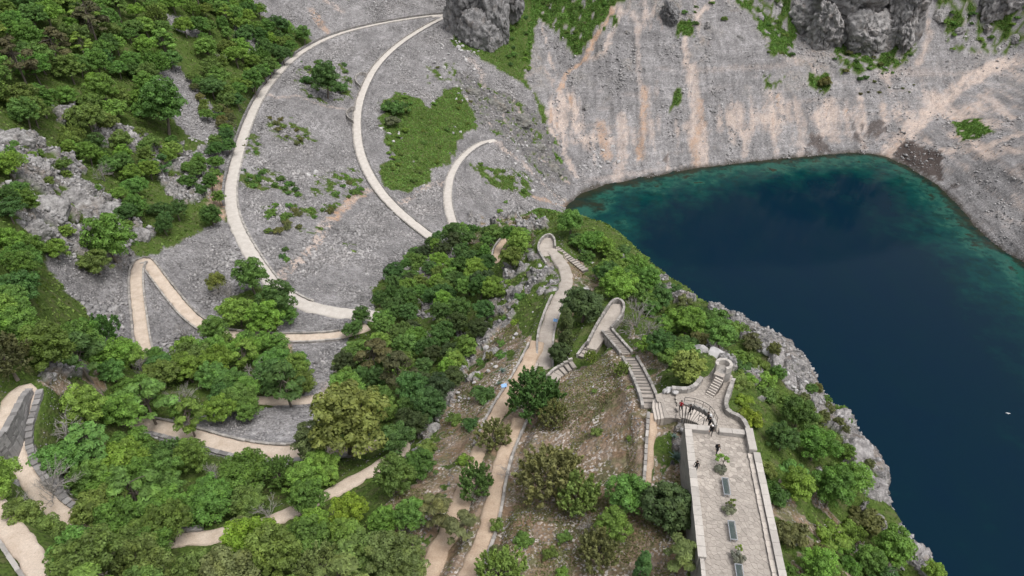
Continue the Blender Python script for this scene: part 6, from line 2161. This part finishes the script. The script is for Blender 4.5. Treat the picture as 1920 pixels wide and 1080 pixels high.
person(1275, 770, stair_z(.7), 1, R(-20), (.28, .012, .02), 'person in a dark red top standing on the lowest steps of the fanning stair')
person(1293, 777, stair_z(3.5), 0, R(60), (.012, .012, .014), 'person in black walking on the fanning stair', pack=M_black)
person(1326, 792, stair_z(9), 0, R(75), (.02, .02, .024), 'person in black with a white bag near the top of the fanning stair', pack=M_white)
person(1329, 801, -.12, 1, R(100), (.015, .015, .018), 'person in black at the top step beside the terrace entrance')
person(1332, 815, 0.02, 2, R(170), (.014, .014, .016), 'person in black with a white hat coming onto the terrace', hat=True)
person(1343, 852, 0.02, 0, R(200), (.012, .012, .014), 'person in black behind the young leafy terrace tree', pack=M_black)
person(1304, 883, 0.02, 1, R(150), (.012, .012, .014), 'person in black standing against the left terrace parapet')

# ------------------------------------------------------------------ labels that single out each tree, bush and boulder
LM = [(302,202,'lone round tree'),(60,95,'leaning brown pines'),(140,385,'pale rock rib'),(225,255,'small rock outcrops'),(345,180,'left scree slope'),(340,45,'upper scree patch'),(460,75,'scree pocket'),(540,100,'wide path wall'),
      (440,300,'narrow path waist'),(268,485,'sharp path hairpin'),(110,520,'scree gully'),(45,720,'stone walled hairpin'),(125,710,'rocky knoll'),(400,828,'middle beige path'),(550,750,'short beige path'),(590,632,'thin grey path'),
      (600,578,'wide path bend'),(645,790,'big yellow-green tree'),(390,1008,'shaded path'),(655,905,'shaded path end'),(30,1020,'corner path'),(720,680,'brown flank pines'),(825,450,'curving path end'),(800,495,'flank rock outcrop'),
      (932,470,'ledge path'),(945,725,'ridge sign board'),(1025,450,'far lookout'),(1155,575,'second lookout'),(1205,715,'long walled stair'),(1357,685,'round lookout'),(1440,930,'terrace right parapet'),(1590,785,'cliff corner'),(1660,920,'cliff nose'),
      (605,155,'bushy scree tree'),(560,345,'path side bushes'),(600,410,'tan dirt run'),(790,265,'green patch'),(905,40,'rock tower'),(843,25,'path junction'),(1600,40,'grey cliff'),(1253,22,'huge dark boulder'),(1125,60,'orange dirt streak'),
      (1820,40,'broken top slope'),(1700,240,'pale scree ridge'),(1540,155,'olive far bush'),(1040,390,'spur tip'),(1070,430,'spur tip trees'),(1040,890,'broad olive juniper'),(880,880,'ridge path'),(1020,530,'crest path rocks'),(885,290,'lowest curved path'),
      (1000,345,'lake gully'),(1130,300,'orange shore stain'),(1300,220,'pink shore streaks'),(1270,185,'small far bush patch'),(200,455,'tall hairpin tree'),(480,560,'curving path clump'),(200,980,'shaded path bend'),(240,850,'lower wood'),(1330,600,'cliff edge'),
      (1230,540,'lake side crest'),(1460,690,'pale cliff top'),(1150,740,'dry slope'),(380,400,'path side trees'),(700,770,'yellow-green tree edge'),(150,160,'upper wood'),(230,60,'top wood'),(400,120,'scree edge wood'),(30,450,'left edge wood'),(130,600,'gully wood')]
RANK = ['closest', 'second closest', 'third closest', 'fourth closest', 'fifth closest', 'sixth closest', 'seventh closest', 'eighth closest', 'ninth closest', 'tenth closest', 'eleventh closest', 'twelfth closest', 'thirteenth closest', 'fourteenth closest', 'fifteenth closest', 'sixteenth closest', 'seventeenth closest', 'eighteenth closest', 'nineteenth closest', 'twentieth closest']
CW = {'bright': 'bright green', 'mid': 'green', 'deep': 'deep green', 'dark': 'dark green', 'olive': 'olive', 'lime': 'lime green', 'yellow': 'yellow-green', 'grey': 'grey-green', 'moss': 'mossy green', 'brown': 'brownish', 'pale': 'pale green', 'sage': 'sage green'}
groups = {}
for o in AUTO_T + AUTO:
    hc = .9 * o.scale[2] if o in AUTO_T else .3 * o.scale[2]
    u, v, dp = proj((o.location[0], o.location[1], o.location[2] + hc))
    if o in AUTO_T:
        noun = CW[o['_col']] + (' bush' if o['category'] == 'shrub' else ' tree')
    else:
        px_ = o.scale[0] * FPX / dp
        noun = ('big grey' if px_ > 11 else 'grey' if px_ > 6.5 else 'small grey') + ' boulder'
    k = min(LM, key=lambda q: (q[0] - u) ** 2 + (q[1] - v) ** 2)
    dx, dy = u - k[0], v - k[1]
    hor = 'left' if dx < 0 else 'right'
    ver = 'above' if dy < 0 else 'below'
    if abs(dx) > 2.2 * abs(dy): side = hor + ' of'
    elif abs(dy) > 2.2 * abs(dx): side = ver
    else: side = ver + ' ' + hor + ' of'
    groups.setdefault((noun, side, k[2]), []).append((dx * dx + dy * dy, o))
for (noun, side, nm), lst in groups.items():
    lst.sort(key=lambda q: q[0])
    for i, (_, o) in enumerate(lst):
        if len(lst) == 1:
            o['label'] = '%s %s the %s' % (noun, side, nm)
        else:
            o['label'] = '%s %s the %s, %s to it' % (noun, side, nm, RANK[min(i, 19)])
for o in bpy.data.objects:
    if '_col' in o: del o['_col']
